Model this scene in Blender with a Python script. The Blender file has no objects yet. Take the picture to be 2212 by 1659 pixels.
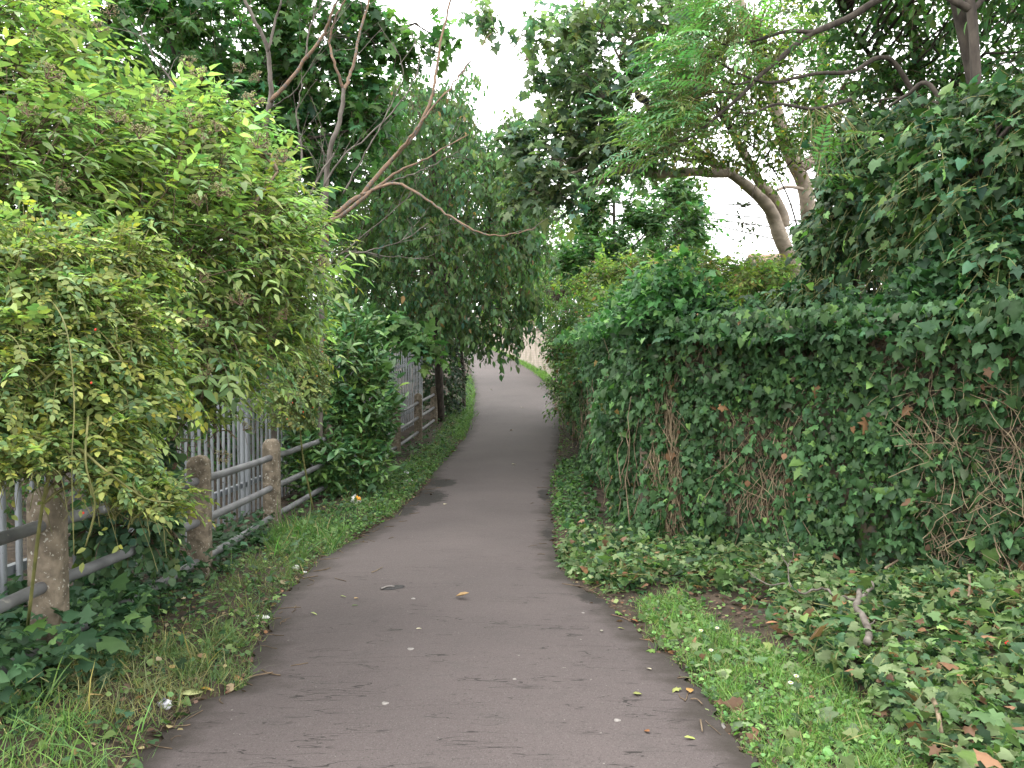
import bpy, math
import numpy as np
from mathutils import Vector

scn = bpy.context.scene
COL = scn.collection
R = math.radians

# ------------------------------------------------------------------ camera
FPX, CX, CY = 1703.0, 1106.0, 829.5          # photo measured in a 2212 x 1659 grid
PITCH = math.atan((CY - 780.0) / FPX)
EYE = 1.63
cam_d = bpy.data.cameras.new("camera")
cam = bpy.data.objects.new("camera", cam_d)
COL.objects.link(cam)
cam.location = (0, 0, EYE)
cam.rotation_euler = (R(90) - PITCH, 0, 0)
cam_d.sensor_width = 36.0
cam_d.lens = 36.0 * FPX / 2212.0
cam_d.clip_start = 0.05
cam_d.clip_end = 2000
scn.camera = cam

# ------------------------------------------------------------------ world, sun, exposure
SUN_EL, SUN_AZ = R(58), R(-60)               # azimuth from +Y towards +X
w = bpy.data.worlds.new("World")
scn.world = w
w.use_nodes = True
nt = w.node_tree
nt.nodes.clear()
N_ = nt.nodes.new
out = N_('ShaderNodeOutputWorld'); bg = N_('ShaderNodeBackground')
sky = N_('ShaderNodeTexSky'); sky.sky_type = 'NISHITA'; sky.sun_disc = False
sky.sun_elevation = SUN_EL; sky.sun_rotation = SUN_AZ
sky.air_density = 1.0; sky.dust_density = 3.0
hs = N_('ShaderNodeHueSaturation'); hs.inputs['Saturation'].default_value = 0.25
tc = N_('ShaderNodeTexCoord'); nz = N_('ShaderNodeTexNoise')
nz.inputs['Scale'].default_value = 1.6; nz.inputs['Detail'].default_value = 5
rp = N_('ShaderNodeValToRGB')
rp.color_ramp.elements[0].position = 0.3; rp.color_ramp.elements[0].color = (9.9, 9.9, 9.9, 1)
rp.color_ramp.elements[1].position = 0.75; rp.color_ramp.elements[1].color = (13.2, 13.1, 12.9, 1)
mx = N_('ShaderNodeMix'); mx.data_type = 'RGBA'; mx.inputs[0].default_value = 0.85
L_ = nt.links.new
L_(sky.outputs[0], hs.inputs['Color']); L_(tc.outputs['Generated'], nz.inputs['Vector'])
L_(nz.outputs['Fac'], rp.inputs[0]); L_(hs.outputs[0], mx.inputs[6]); L_(rp.outputs[0], mx.inputs[7])
L_(mx.outputs[2], bg.inputs['Color']); bg.inputs['Strength'].default_value = 0.14
L_(bg.outputs[0], out.inputs[0])

sd = bpy.data.lights.new("sun", 'SUN'); sd.energy = .8; sd.angle = R(40); sd.color = (1.0, 0.96, 0.9)
so = bpy.data.objects.new("sun", sd); COL.objects.link(so)
sdir = Vector((math.sin(SUN_AZ) * math.cos(SUN_EL), math.cos(SUN_AZ) * math.cos(SUN_EL), math.sin(SUN_EL)))
so.rotation_euler = sdir.to_track_quat('Z', 'Y').to_euler()
so.location = (0, 0, 30)

vs = scn.view_settings
vs.view_transform = 'Standard'; vs.look = 'None'; vs.gamma = 1; vs.use_curve_mapping = False
vs.exposure = 1.68
cy = scn.cycles
cy.max_bounces = 6; cy.diffuse_bounces = 4; cy.glossy_bounces = 2; cy.transmission_bounces = 4
cy.transparent_max_bounces = 4; cy.caustics_reflective = False; cy.caustics_refractive = False
cy.use_denoising = True
try:
    cy.denoiser = 'OPENIMAGEDENOISE'
except Exception:
    pass

# ------------------------------------------------------------------ maths helpers
def nrmz(v):
    return v / np.maximum(np.linalg.norm(v, axis=-1, keepdims=True), 1e-9)

cp_, sp_ = math.cos(PITCH), math.sin(PITCH)
def at(px, py, Y):
    """photo-grid pixel at world depth Y -> world point"""
    px = np.asarray(px, float); py = np.asarray(py, float)
    u = (px - CX) / FPX; v = -(py - CY) / FPX
    dy = cp_ + v * sp_; dz = -sp_ + v * cp_
    s = Y / dy
    return np.stack([u * s, np.broadcast_to(Y, np.shape(u)).astype(float), EYE + dz * s], -1)

def proj(p):
    p = np.asarray(p, float)
    x, y, z = p[..., 0], p[..., 1], p[..., 2] - EYE
    d = y * cp_ - z * sp_; h = y * sp_ + z * cp_
    d = np.maximum(d, 0.05)
    return CX + FPX * x / d, CY - FPX * h / d

GY = np.array([-20, 0, 3, 6, 9, 12, 14, 16, 18, 20, 24, 27, 34, 42, 50, 60, 90, 400.])
GZ = np.array([.05, .05, .03, -.06, -.16, -.19, -.17, -.07, .07, .22, .46, .68, 1.23, 2.05, 2.72, 3.1, 3.3, 3.3])
_gy = np.arange(-20, 400, .25)
_gz = np.interp(_gy, GY, GZ)
_k = np.hanning(13); _k /= _k.sum()
_gz = np.convolve(np.pad(_gz, 6, mode='edge'), _k, 'valid')
def G(y):
    return np.interp(y, _gy, _gz)

_rows = proj(np.stack([0 * _gy, _gy, G(_gy)], -1))[1]
_sel = (_gy > 2) & (_gy < 52)
def row2y(r):
    return np.interp(-np.asarray(r, float), -_rows[_sel], _gy[_sel])

PL = [(1659, 293), (1610, 345), (1522, 425), (1494, 535), (1440, 556), (1400, 556), (1340, 590), (1300, 605), (1250, 650), (1200, 712),
      (1150, 800), (1120, 850), (1050, 925), (1000, 950), (975, 982), (940, 1010), (900, 1022), (850, 1027), (820, 1022),
      (800, 1017), (770, 1006), (750, 990)]
PR = [(1659, 1640), (1606, 1592), (1556, 1540), (1500, 1506), (1450, 1460), (1400, 1415), (1350, 1365), (1300, 1290),
      (1250, 1228), (1215, 1198), (1150, 1190), (1100, 1188), (1050, 1192), (1000, 1200), (950, 1206), (900, 1206), (850, 1190),
      (820, 1172), (800, 1152), (770, 1103), (752, 1058)]
def edge(tab):
    r = np.array([t[0] for t in tab]); p = np.array([t[1] for t in tab])
    y = row2y(r); x = at(p, r, y)[..., 0]
    return y, x
_yl, _xl = edge(PL); _yr, _xr = edge(PR)
_yl = np.concatenate([[-6], _yl, [55, 62, 70]]); _xl = np.concatenate([[-1.2], _xl, [-5.6, -8.6, -14]])
_yr = np.concatenate([[-6], _yr, [55, 62, 70]]); _xr = np.concatenate([[1.15], _xr, [-2.6, -5.2, -10]])
def pnoise(x, s=0.0):
    return np.sin(x * 2.1 + s) * .5 + np.sin(x * 5.3 + 1.7 * s) * .3 + np.sin(x * 13.7 + 2.3 * s) * .2
def xl(y): return np.interp(y, _yl, _xl) + .03 * pnoise(y * 2, 1.)
def xr(y): return np.interp(y, _yr, _xr) + .03 * pnoise(y * 2, 4.)

def hnoise(x, y):
    return (np.sin(x * 1.7 + y * .9 + .3) * np.sin(y * 1.3 - x * .5 + 2.) * .5 + np.sin(x * 4.1 - y * 2.7) * np.sin(y * 3.7 + 1.) * .3
            + np.sin(x * 9.7 + y * 6.1) * np.sin(y * 8.9 - x * 7.) * .2)
def gz(x, y):
    x = np.asarray(x, float); y = np.asarray(y, float)
    d = np.maximum(np.maximum(xl(y) - x, x - xr(y)), 0)
    t = np.clip(d / .45, 0, 1); t = t * t * (3 - 2 * t)
    z = G(y) + t * (.045 + .035 * hnoise(x * 1.3, y * 1.3)) - .03 * (1 - np.clip(d / .05, 0, 1))
    z = z + .20 * np.exp(-((x - 2.65) / .8) ** 2 - ((y - 4.45) / .7) ** 2)
    z = z + .10 * np.exp(-((x - 1.75) / .5) ** 2 - ((y - 5.9) / .5) ** 2)
    z = z + .08 * np.exp(-((x + 2.2) / .4) ** 2 - ((y - 3.6) / .9) ** 2)
    return z

def in_poly(px, py, poly):
    poly = np.asarray(poly, float); inside = np.zeros(px.shape, bool)
    j = len(poly) - 1
    for i in range(len(poly)):
        xi, yi = poly[i]; xj, yj = poly[j]
        c = ((yi > py) != (yj > py)) & (px < (xj - xi) * (py - yi) / (yj - yi + 1e-12) + xi)
        inside ^= c; j = i
    return inside

def scatter(poly, n, rng, yr=(1.2, 22), xr_=(-5, 6), keep=None):
    """n ground points whose place lies inside an outlined patch of ground"""
    got = []; tot = 0
    for _ in range(60):
        y = rng.uniform(yr[0], yr[1], n * 3); x = rng.uniform(xr_[0], xr_[1], n * 3)
        z = gz(x, y); p = np.stack([x, y, z], -1)
        px, py = proj(p); m = in_poly(px, py, poly)
        if keep is not None: m &= keep(x, y, px, py, rng)
        got.append(p[m]); tot += m.sum()
        if tot >= n: break
    return np.concatenate(got)[:n]

# ------------------------------------------------------------------ materials
def mat(name):
    m = bpy.data.materials.new(name); m.use_nodes = True
    t = m.node_tree; t.nodes.clear()
    o = t.nodes.new('ShaderNodeOutputMaterial')
    return m, t, o

def leaf_mat(name, rough=.42, spec=.5, trans=.28):
    m, t, o = mat(name)
    a = t.nodes.new('ShaderNodeAttribute'); a.attribute_name = 'col'
    b = t.nodes.new('ShaderNodeBsdfPrincipled'); b.inputs['Roughness'].default_value = rough
    b.inputs['Specular IOR Level'].default_value = spec
    tr = t.nodes.new('ShaderNodeBsdfTranslucent')
    mm = t.nodes.new('ShaderNodeMix'); mm.data_type = 'RGBA'; mm.blend_type = 'MULTIPLY'; mm.inputs[0].default_value = 1
    mm.inputs[7].default_value = (1.12, 1.5, .7, 1)
    sh = t.nodes.new('ShaderNodeMixShader'); sh.inputs[0].default_value = trans
    n = t.nodes.new('ShaderNodeTexNoise'); n.inputs['Scale'].default_value = 45; n.inputs['Detail'].default_value = 2
    mr = t.nodes.new('ShaderNodeMapRange'); mr.inputs[3].default_value = .72; mr.inputs[4].default_value = 1.28
    m2 = t.nodes.new('ShaderNodeMix'); m2.data_type = 'RGBA'; m2.blend_type = 'MULTIPLY'; m2.inputs[0].default_value = 1
    l = t.links.new
    l(n.outputs['Fac'], mr.inputs[0]); l(a.outputs['Color'], m2.inputs[6]); l(mr.outputs[0], m2.inputs[7])
    l(m2.outputs[2], b.inputs['Base Color']); l(m2.outputs[2], mm.inputs[6]); l(mm.outputs[2], tr.inputs['Color'])
    l(b.outputs[0], sh.inputs[1]); l(tr.outputs[0], sh.inputs[2]); l(sh.outputs[0], o.inputs[0])
    return m

def rough_mat(name, c1, c2, scale=8., rough=.85, bump=.4, stretch=(1, 1, 1), c3=None, spots=0, metallic=0., spec=.3, detail=6):
    m, t, o = mat(name)
    b = t.nodes.new('ShaderNodeBsdfPrincipled'); b.inputs['Roughness'].default_value = rough
    b.inputs['Metallic'].default_value = metallic; b.inputs['Specular IOR Level'].default_value = spec
    tc = t.nodes.new('ShaderNodeTexCoord'); mp = t.nodes.new('ShaderNodeMapping'); mp.inputs['Scale'].default_value = stretch
    n = t.nodes.new('ShaderNodeTexNoise'); n.inputs['Scale'].default_value = scale; n.inputs['Detail'].default_value = detail
    r = t.nodes.new('ShaderNodeValToRGB')
    r.color_ramp.elements[0].position = .32; r.color_ramp.elements[0].color = (*c1, 1)
    r.color_ramp.elements[1].position = .68; r.color_ramp.elements[1].color = (*c2, 1)
    l = t.links.new
    l(tc.outputs['Object'], mp.inputs[0]); l(mp.outputs[0], n.inputs['Vector']); l(n.outputs['Fac'], r.inputs[0])
    colo = r.outputs[0]
    if c3 is not None:
        n2 = t.nodes.new('ShaderNodeTexNoise'); n2.inputs['Scale'].default_value = scale * 3.3; n2.inputs['Detail'].default_value = 3
        l(tc.outputs['Object'], n2.inputs['Vector'])
        r2 = t.nodes.new('ShaderNodeValToRGB'); r2.color_ramp.elements[0].position = spots; r2.color_ramp.elements[1].position = spots + .06
        mx = t.nodes.new('ShaderNodeMix'); mx.data_type = 'RGBA'
        l(n2.outputs['Fac'], r2.inputs[0]); l(r2.outputs[0], mx.inputs[0]); l(colo, mx.inputs[6]); mx.inputs[7].default_value = (*c3, 1)
        colo = mx.outputs[2]
    l(colo, b.inputs['Base Color'])
    bp = t.nodes.new('ShaderNodeBump'); bp.inputs['Strength'].default_value = bump; bp.inputs['Distance'].default_value = .02
    l(n.outputs['Fac'], bp.inputs['Height']); l(bp.outputs[0], b.inputs['Normal']); l(b.outputs[0], o.inputs[0])
    return m

M = {}
M['leaf'] = leaf_mat('leaf_satin', .52, .3, .36)
M['leaf_gloss'] = leaf_mat('leaf_glossy', .52, .25, .24)
M['leaf_shine'] = leaf_mat('leaf_shiny', .34, .5, .12)
M['leaf_tree'] = leaf_mat('leaf_tree', .55, .3, .48)
M['leaf_soft'] = leaf_mat('leaf_soft', .6, .35, .35)
M['leaf_dry'] = leaf_mat('leaf_dry', .8, .2, .12)
M['grass'] = leaf_mat('grass_blade', .55, .35, .35)
M['bark_grey'] = rough_mat('bark_grey', (.06, .05, .042), (.17, .15, .13), 14, .9, .6, (1, 1, .35))
M['bark_dark'] = rough_mat('bark_dark', (.025, .02, .017), (.075, .062, .05), 16, .9, .6, (1, 1, .35))
M['bark_peel'] = rough_mat('bark_peeling', (.12, .078, .052), (.23, .15, .10), 9, .85, .6, (1, 1, .3), (.12, .11, .10), .54)
M['bark_smooth'] = rough_mat('bark_smooth', (.17, .14, .108), (.31, .255, .20), 7, .75, .35, (1, 1, 1.6), (.10, .085, .07), .66)
M['twig'] = rough_mat('twig_brown', (.07, .05, .032), (.16, .115, .075), 20, .85, .3)
M['vine'] = rough_mat('ivy_stem', (.09, .066, .043), (.23, .175, .115), 12, .85, .4)
M['straw'] = rough_mat('dry_stem', (.13, .10, .06), (.30, .235, .15), 14, .85, .4)
M['cane'] = rough_mat('green_cane', (.09, .10, .035), (.20, .19, .07), 12, .6, .2)
M['redstalk'] = rough_mat('red_stalk', (.10, .06, .045), (.16, .095, .065), 30, .6, .1)
M['berry_green'] = rough_mat('berry_green', (.17, .17, .07), (.28, .25, .12), 60, .45, .05)
M['hip'] = rough_mat('rose_hip_red', (.40, .02, .015), (.55, .06, .03), 40, .35, .05)
M['blackberry'] = rough_mat('bramble_fruit', (.30, .12, .07), (.40, .22, .12), 90, .6, .2)
M['soil'] = rough_mat('dark_soil', (.016, .012, .009), (.06, .043, .03), 9, .95, 1.0, (1, 1, 1), (.11, .085, .055), .60)
M['mud'] = rough_mat('wet_mud', (.010, .008, .007), (.032, .025, .021), 14, .8, .9)
M['concrete'] = rough_mat('weathered_concrete', (.085, .07, .05), (.22, .18, .135), 16, .95, 1.0, (1, 1, 1), (.38, .36, .31), .62, detail=10)
M['galv'] = rough_mat('galvanised_grey', (.22, .235, .255), (.35, .37, .40), 7, .55, .12, (1, 1, .4), (.12, .115, .11), .67, .25, .5)
M['pipe'] = rough_mat('grey_pipe', (.10, .10, .105), (.19, .19, .195), 6, .55, .25, (1, 1, 1), (.28, .27, .25), .68, .2, .4)
M['paper'] = rough_mat('litter_white', (.62, .61, .60), (.80, .79, .77), 25, .7, .3)
M['foil'] = rough_mat('litter_foil', (.10, .10, .12), (.75, .75, .78), 30, .4, .3)
M['orange'] = rough_mat('litter_orange', (.65, .25, .02), (.78, .40, .05), 25, .6, .1)
M['gum'] = rough_mat('old_gum', (.16, .148, .138), (.25, .23, .215), 60, .8, .1)
M['stain'] = rough_mat('tar_stain', (.018, .017, .018), (.04, .037, .037), 40, .6, .3)
M['petal'] = rough_mat('daisy_petal', (.78, .78, .76), (.85, .85, .83), 50, .6, .05)
M['daisy_disc'] = rough_mat('daisy_disc', (.55, .38, .03), (.70, .50, .05), 90, .8, .2)
M['red'] = rough_mat('red_plastic', (.5, .015, .015), (.62, .03, .03), 10, .4, .05)
M['wire'] = rough_mat('wire_dark', (.02, .02, .02), (.04, .04, .04), 10, .6, 0)
M['feather'] = rough_mat('grey_feathers', (.07, .07, .085), (.16, .16, .19), 30, .8, .3)
M['rooftile'] = rough_mat('roof_tiles', (.20, .12, .09), (.32, .21, .16), 9, .9, .5, (1, 6, 1))
M['render'] = rough_mat('pale_render', (.42, .38, .32), (.52, .48, .42), 3, .9, .2)
M['glass'] = rough_mat('window_glass', (.02, .025, .03), (.04, .045, .05), 2, .08, 0, spec=.7)
M['white_frame'] = rough_mat('white_frame', (.7, .7, .69), (.8, .8, .79), 4, .5, .05)

def brick_mat(name, c1, c2, mortar, scale, bump=.5, dirt=(.05, .055, .03)):
    m, t, o = mat(name)
    b = t.nodes.new('ShaderNodeBsdfPrincipled'); b.inputs['Roughness'].default_value = .92
    uv = t.nodes.new('ShaderNodeUVMap'); br = t.nodes.new('ShaderNodeTexBrick')
    br.inputs['Color1'].default_value = (*c1, 1); br.inputs['Color2'].default_value = (*c2, 1); br.inputs['Mortar'].default_value = (*mortar, 1)
    br.inputs['Scale'].default_value = scale; br.inputs['Mortar Size'].default_value = .012
    br.inputs['Brick Width'].default_value = .225; br.inputs['Row Height'].default_value = .075
    n = t.nodes.new('ShaderNodeTexNoise'); n.inputs['Scale'].default_value = 2.2; n.inputs['Detail'].default_value = 7
    r = t.nodes.new('ShaderNodeValToRGB'); r.color_ramp.elements[0].position = .45; r.color_ramp.elements[1].position = .75
    mx = t.nodes.new('ShaderNodeMix'); mx.data_type = 'RGBA'; mx.inputs[7].default_value = (*dirt, 1)
    bp = t.nodes.new('ShaderNodeBump'); bp.inputs['Strength'].default_value = bump; bp.inputs['Distance'].default_value = .01
    tc = t.nodes.new('ShaderNodeTexCoord'); l = t.links.new
    l(uv.outputs[0], br.inputs['Vector']); l(tc.outputs['Object'], n.inputs['Vector']); l(n.outputs['Fac'], r.inputs[0])
    l(r.outputs[0], mx.inputs[0]); l(br.outputs['Color'], mx.inputs[6]); l(mx.outputs[2], b.inputs['Base Color'])
    l(br.outputs['Fac'], bp.inputs['Height']); bp.invert = True; l(bp.outputs[0], b.inputs['Normal']); l(b.outputs[0], o.inputs[0])
    return m
M['brick'] = brick_mat('brown_brick', (.12, .092, .066), (.18, .138, .095), (.14, .125, .105), 1.0)
M['brick_pale'] = brick_mat('pale_brick', (.33, .27, .215), (.40, .34, .28), (.27, .24, .205), 1.0, .4, (.17, .15, .10))

def path_mat():
    m, t, o = mat('worn_asphalt'); nn = t.nodes.new; l = t.links.new
    b = nn('ShaderNodeBsdfPrincipled'); b.inputs['Roughness'].default_value = .83; b.inputs['Specular IOR Level'].default_value = .35
    tc = nn('ShaderNodeTexCoord')
    def noise(scale, detail=4, st=None, rough=.5):
        n = nn('ShaderNodeTexNoise'); n.inputs['Scale'].default_value = scale; n.inputs['Detail'].default_value = detail
        n.inputs['Roughness'].default_value = rough
        if st:
            mp = nn('ShaderNodeMapping'); mp.inputs['Scale'].default_value = st
            l(tc.outputs['Object'], mp.inputs[0]); l(mp.outputs[0], n.inputs['Vector'])
        else: l(tc.outputs['Object'], n.inputs['Vector'])
        return n.outputs['Fac']
    def ramp(src, p0, p1, c0=(0, 0, 0), c1=(1, 1, 1)):
        r = nn('ShaderNodeValToRGB'); r.color_ramp.elements[0].position = p0; r.color_ramp.elements[1].position = p1
        r.color_ramp.elements[0].color = (*c0, 1); r.color_ramp.elements[1].color = (*c1, 1); l(src, r.inputs[0]); return r.outputs[0]
    def mix(f, a, c, mode='MIX'):
        x = nn('ShaderNodeMix'); x.data_type = 'RGBA'; x.blend_type = mode
        if isinstance(f, float): x.inputs[0].default_value = f
        else: l(f, x.inputs[0])
        for k, v in ((6, a), (7, c)):
            if isinstance(v, tuple): x.inputs[k].default_value = (*v, 1)
            else: l(v, x.inputs[k])
        return x.outputs[2]
    def math_(op, a, c=None):
        x = nn('ShaderNodeMath'); x.operation = op
        for k, v in ((0, a), (1, c)):
            if v is None: continue
            if isinstance(v, (int, float)): x.inputs[k].default_value = v
            else: l(v, x.inputs[k])
        return x.outputs[0]
    base = ramp(noise(.9, 6), .3, .7, (.064, .0515, .0505), (.083, .067, .065))
    base = mix(ramp(noise(4.5, 6, None, .65), .54, .85), base, (.060, .051, .049))
    spk = noise(150, 3, None, .7); base = mix(ramp(spk, .56, .68), base, (.125, .112, .105))
    base = mix(ramp(noise(62, 4, None, .75), .60, .72), base, (.108, .096, .09))
    base = mix(ramp(noise(110, 3, None, .7), .34, .44, (1, 1, 1), (0, 0, 0)), base, (.040, .034, .032))
    base = mix(ramp(noise(33, 1, (1, 1, 1)), .80, .81), base, (.19, .175, .16))
    # cracks: contour lines of a noise stretched across the path, kept where a broad mask allows
    cr = noise(1., 3, (1.35, 7.5, 1), .55)
    line = math_('LESS_THAN', math_('ABSOLUTE', math_('SUBTRACT', cr, .5)), .006)
    lm = ramp(noise(1., 2, (1.6, 3.2, 1)), .52, .56)
    cr2 = noise(1., 3, (2.2, 14., 1), .5)
    line2 = math_('LESS_THAN', math_('ABSOLUTE', math_('SUBTRACT', cr2, .46)), .008)
    sep = nn('ShaderNodeSeparateXYZ'); l(tc.outputs['Object'], sep.inputs[0])
    near = nn('ShaderNodeMapRange'); l(sep.outputs['Y'], near.inputs[0]); near.inputs[1].default_value = 3.2; near.inputs[2].default_value = 5.0
    near.inputs[3].default_value = 1; near.inputs[4].default_value = 0
    lm2 = math_('MULTIPLY', ramp(noise(1., 3, (3.4, 9., 1)), .49, .54), near.outputs[0])
    far = nn('ShaderNodeMapRange'); l(sep.outputs['Y'], far.inputs[0]); far.inputs[1].default_value = 4.; far.inputs[2].default_value = 9.
    far.inputs[3].default_value = 1; far.inputs[4].default_value = .0
    crack = math_('MAXIMUM', math_('MULTIPLY', math_('MULTIPLY', line, lm), far.outputs[0]), math_('MULTIPLY', line2, lm2))
    base = mix(crack, base, (.022, .018, .017))
    # dirt washed in from both sides, stored on the sheet as 'edge' (0 middle, 1 at the rim)
    at_ = nn('ShaderNodeAttribute'); at_.attribute_name = 'edge'
    e = math_('ADD', at_.outputs['Fac'], math_('MULTIPLY', math_('SUBTRACT', noise(3.5, 6, None, .65), .5), .9))
    base = mix(ramp(e, .62, .95), base, (.030, .024, .020))
    at2 = nn('ShaderNodeAttribute'); at2.attribute_name = 'mud'
    e2 = math_('ADD', at2.outputs['Fac'], math_('MULTIPLY', math_('SUBTRACT', noise(9., 8, None, .7), .5), 1.1))
    base = mix(ramp(e2, .46, .62), base, (.017, .014, .012))
    l(base, b.inputs['Base Color'])
    h = math_('ADD', math_('MULTIPLY', noise(170, 3), .4), math_('MULTIPLY', noise(30, 4), .6))
    h = math_('SUBTRACT', h, math_('MULTIPLY', crack, 1.2))
    bp = nn('ShaderNodeBump'); bp.inputs['Strength'].default_value = .45; bp.inputs['Distance'].default_value = .012
    l(h, bp.inputs['Height']); l(bp.outputs[0], b.inputs['Normal']); l(b.outputs[0], o.inputs[0])
    return m
M['path'] = path_mat()

# ------------------------------------------------------------------ object helpers
def tag(o, label=None, cat=None, group=None, kind=None):
    if label: o['label'] = label
    if cat: o['category'] = cat
    if group: o['group'] = group
    if kind: o['kind'] = kind
    return o

def thing(name, label, cat, loc=(0, 0, 0), group=None):
    o = bpy.data.objects.new(name, None); COL.objects.link(o)
    o.location = loc; o.empty_display_size = .2
    return tag(o, label, cat, group)

def mesh_np(name, V, T, m, parent=None, col=None, smooth=False, uv=None, attr=None):
    V = np.ascontiguousarray(V, np.float32).reshape(-1, 3); T = np.ascontiguousarray(T, np.int32).reshape(-1, 3)
    off = np.zeros(3)
    q = parent
    while q is not None: off = off + np.array(q.location); q = q.parent
    me = bpy.data.meshes.new(name)
    me.vertices.add(len(V)); me.vertices.foreach_set('co', (V - off.astype(np.float32)).ravel())
    me.loops.add(T.size); me.loops.foreach_set('vertex_index', T.ravel())
    me.polygons.add(len(T)); me.polygons.foreach_set('loop_start', np.arange(0, T.size, 3, dtype=np.int32))
    if smooth: me.polygons.foreach_set('use_smooth', np.ones(len(T), bool))
    if col is not None:
        a = me.color_attributes.new('col', 'FLOAT_COLOR', 'POINT')
        c = np.ones((len(V), 4), np.float32); c[:, :3] = col; a.data.foreach_set('color', c.ravel())
    if attr is not None:
        for k, v in attr.items():
            a = me.attributes.new(k, 'FLOAT', 'POINT'); a.data.foreach_set('value', np.ascontiguousarray(v, np.float32))
    if uv is not None:
        u = me.uv_layers.new(name='UVMap'); u.data.foreach_set('uv', np.ascontiguousarray(uv[T.ravel()], np.float32).ravel())
    me.update()
    if m is not None: me.materials.append(m)
    o = bpy.data.objects.new(name, me); COL.objects.link(o)
    if parent is not None: o.parent = parent
    return o

class MB:
    """collects triangles; build() links them as ONE mesh object"""
    def __init__(s): s.V = []; s.T = []; s.n = 0; s.UV = []
    def add(s, V, T, uv=None):
        V = np.asarray(V, float).reshape(-1, 3); s.V.append(V); s.T.append(np.asarray(T, int).reshape(-1, 3) + s.n); s.n += len(V)
        s.UV.append(np.zeros((len(V), 2)) if uv is None else np.asarray(uv, float))
    def box(s, c, ax, ay, az, uvs=True):
        """centre and three half-axis vectors"""
        c = np.asarray(c, float); ax, ay, az = (np.asarray(a, float) for a in (ax, ay, az))
        for (n, u, v) in ((ax, ay, az), (-ax, -ay, az), (ay, -ax, az), (-ay, ax, az), (az, ax, ay), (-az, ax, -ay)):
            q = np.array([c + n - u - v, c + n + u - v, c + n + u + v, c + n - u + v])
            lu, lv = np.linalg.norm(u), np.linalg.norm(v)
            du = u / max(lu, 1e-9); dv = v / max(lv, 1e-9)
            s.add(q, [[0, 1, 2], [0, 2, 3]], np.stack([q @ du, q @ dv], -1))
    def tubes(s, P, Rr, sides=5, cap=False):
        V, T = tubes_np(P, Rr, sides, cap); s.add(V, T)
    def build(s, name, m, parent=None, smooth=False):
        return mesh_np(name, np.concatenate(s.V), np.concatenate(s.T), m, parent, smooth=smooth, uv=np.concatenate(s.UV))

def tubes_np(P, Rr, sides=5, cap=False):
    P = np.asarray(P, float); Rr = np.asarray(Rr, float)
    if P.ndim == 2: P = P[None]; Rr = Rr[None]
    S, K, _ = P.shape
    tn = np.empty_like(P); tn[:, 1:-1] = P[:, 2:] - P[:, :-2]; tn[:, 0] = P[:, 1] - P[:, 0]; tn[:, -1] = P[:, -1] - P[:, -2]
    tn = nrmz(tn)
    mean = nrmz(P[:, -1] - P[:, 0])
    ref = np.where(np.abs(mean[:, 2:3]) > .8, np.array([[1., 0.2, 0]]), np.array([[0.1, 0.2, 1.]]))
    u = nrmz(np.cross(tn, ref[:, None, :])); v = np.cross(tn, u)
    a = np.arange(sides) / sides * 2 * np.pi
    V = P[:, :, None, :] + Rr[:, :, None, None] * (np.cos(a)[None, None, :, None] * u[:, :, None, :] + np.sin(a)[None, None, :, None] * v[:, :, None, :])
    i = np.arange(K - 1)[:, None] * sides + np.arange(sides)[None]
    j = np.arange(K - 1)[:, None] * sides + (np.arange(sides)[None] + 1) % sides
    q = np.stack([i, j, j + sides, i, j + sides, i + sides], -1).reshape(-1, 3)
    if cap:
        c0 = np.array([[0, k + 1, k] for k in range(1, sides - 1)]); b = (K - 1) * sides
        c1 = np.array([[b, b + k, b + k + 1] for k in range(1, sides - 1)]); q = np.concatenate([q, c0, c1])
    T = (q[None] + (np.arange(S) * K * sides)[:, None, None]).reshape(-1, 3)
    return V.reshape(-1, 3), T

def catmull(pts, m=5):
    p = np.asarray(pts, float); p = np.concatenate([[2 * p[0] - p[1]], p, [2 * p[-1] - p[-2]]])
    o = []
    for i in range(1, len(p) - 2):
        for t in np.linspace(0, 1, m, endpoint=False):
            a, b, c, d = p[i - 1], p[i], p[i + 1], p[i + 2]
            o.append(.5 * (2 * b + (c - a) * t + (2 * a - 5 * b + 4 * c - d) * t * t + (3 * b - a - 3 * c + d) * t ** 3))
    o.append(p[-2]); return np.array(o)

def limb(pix, r0, r1, rng=None, wob=0.):
    """traced limb: [(px, py, depth)...] -> smooth centre line and radii"""
    w_ = np.array([at(a, b, c) for a, b, c in pix]); c = catmull(w_, 6)
    if rng is not None and wob: c = c + rng.normal(0, wob, c.shape)
    r = np.linspace(r0, r1, len(c)); return c, r * (1 + .03 * np.sin(np.arange(len(c)) * .9 + c[0, 0] * 9) + .02 * np.sin(np.arange(len(c)) * 2.3))

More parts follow.
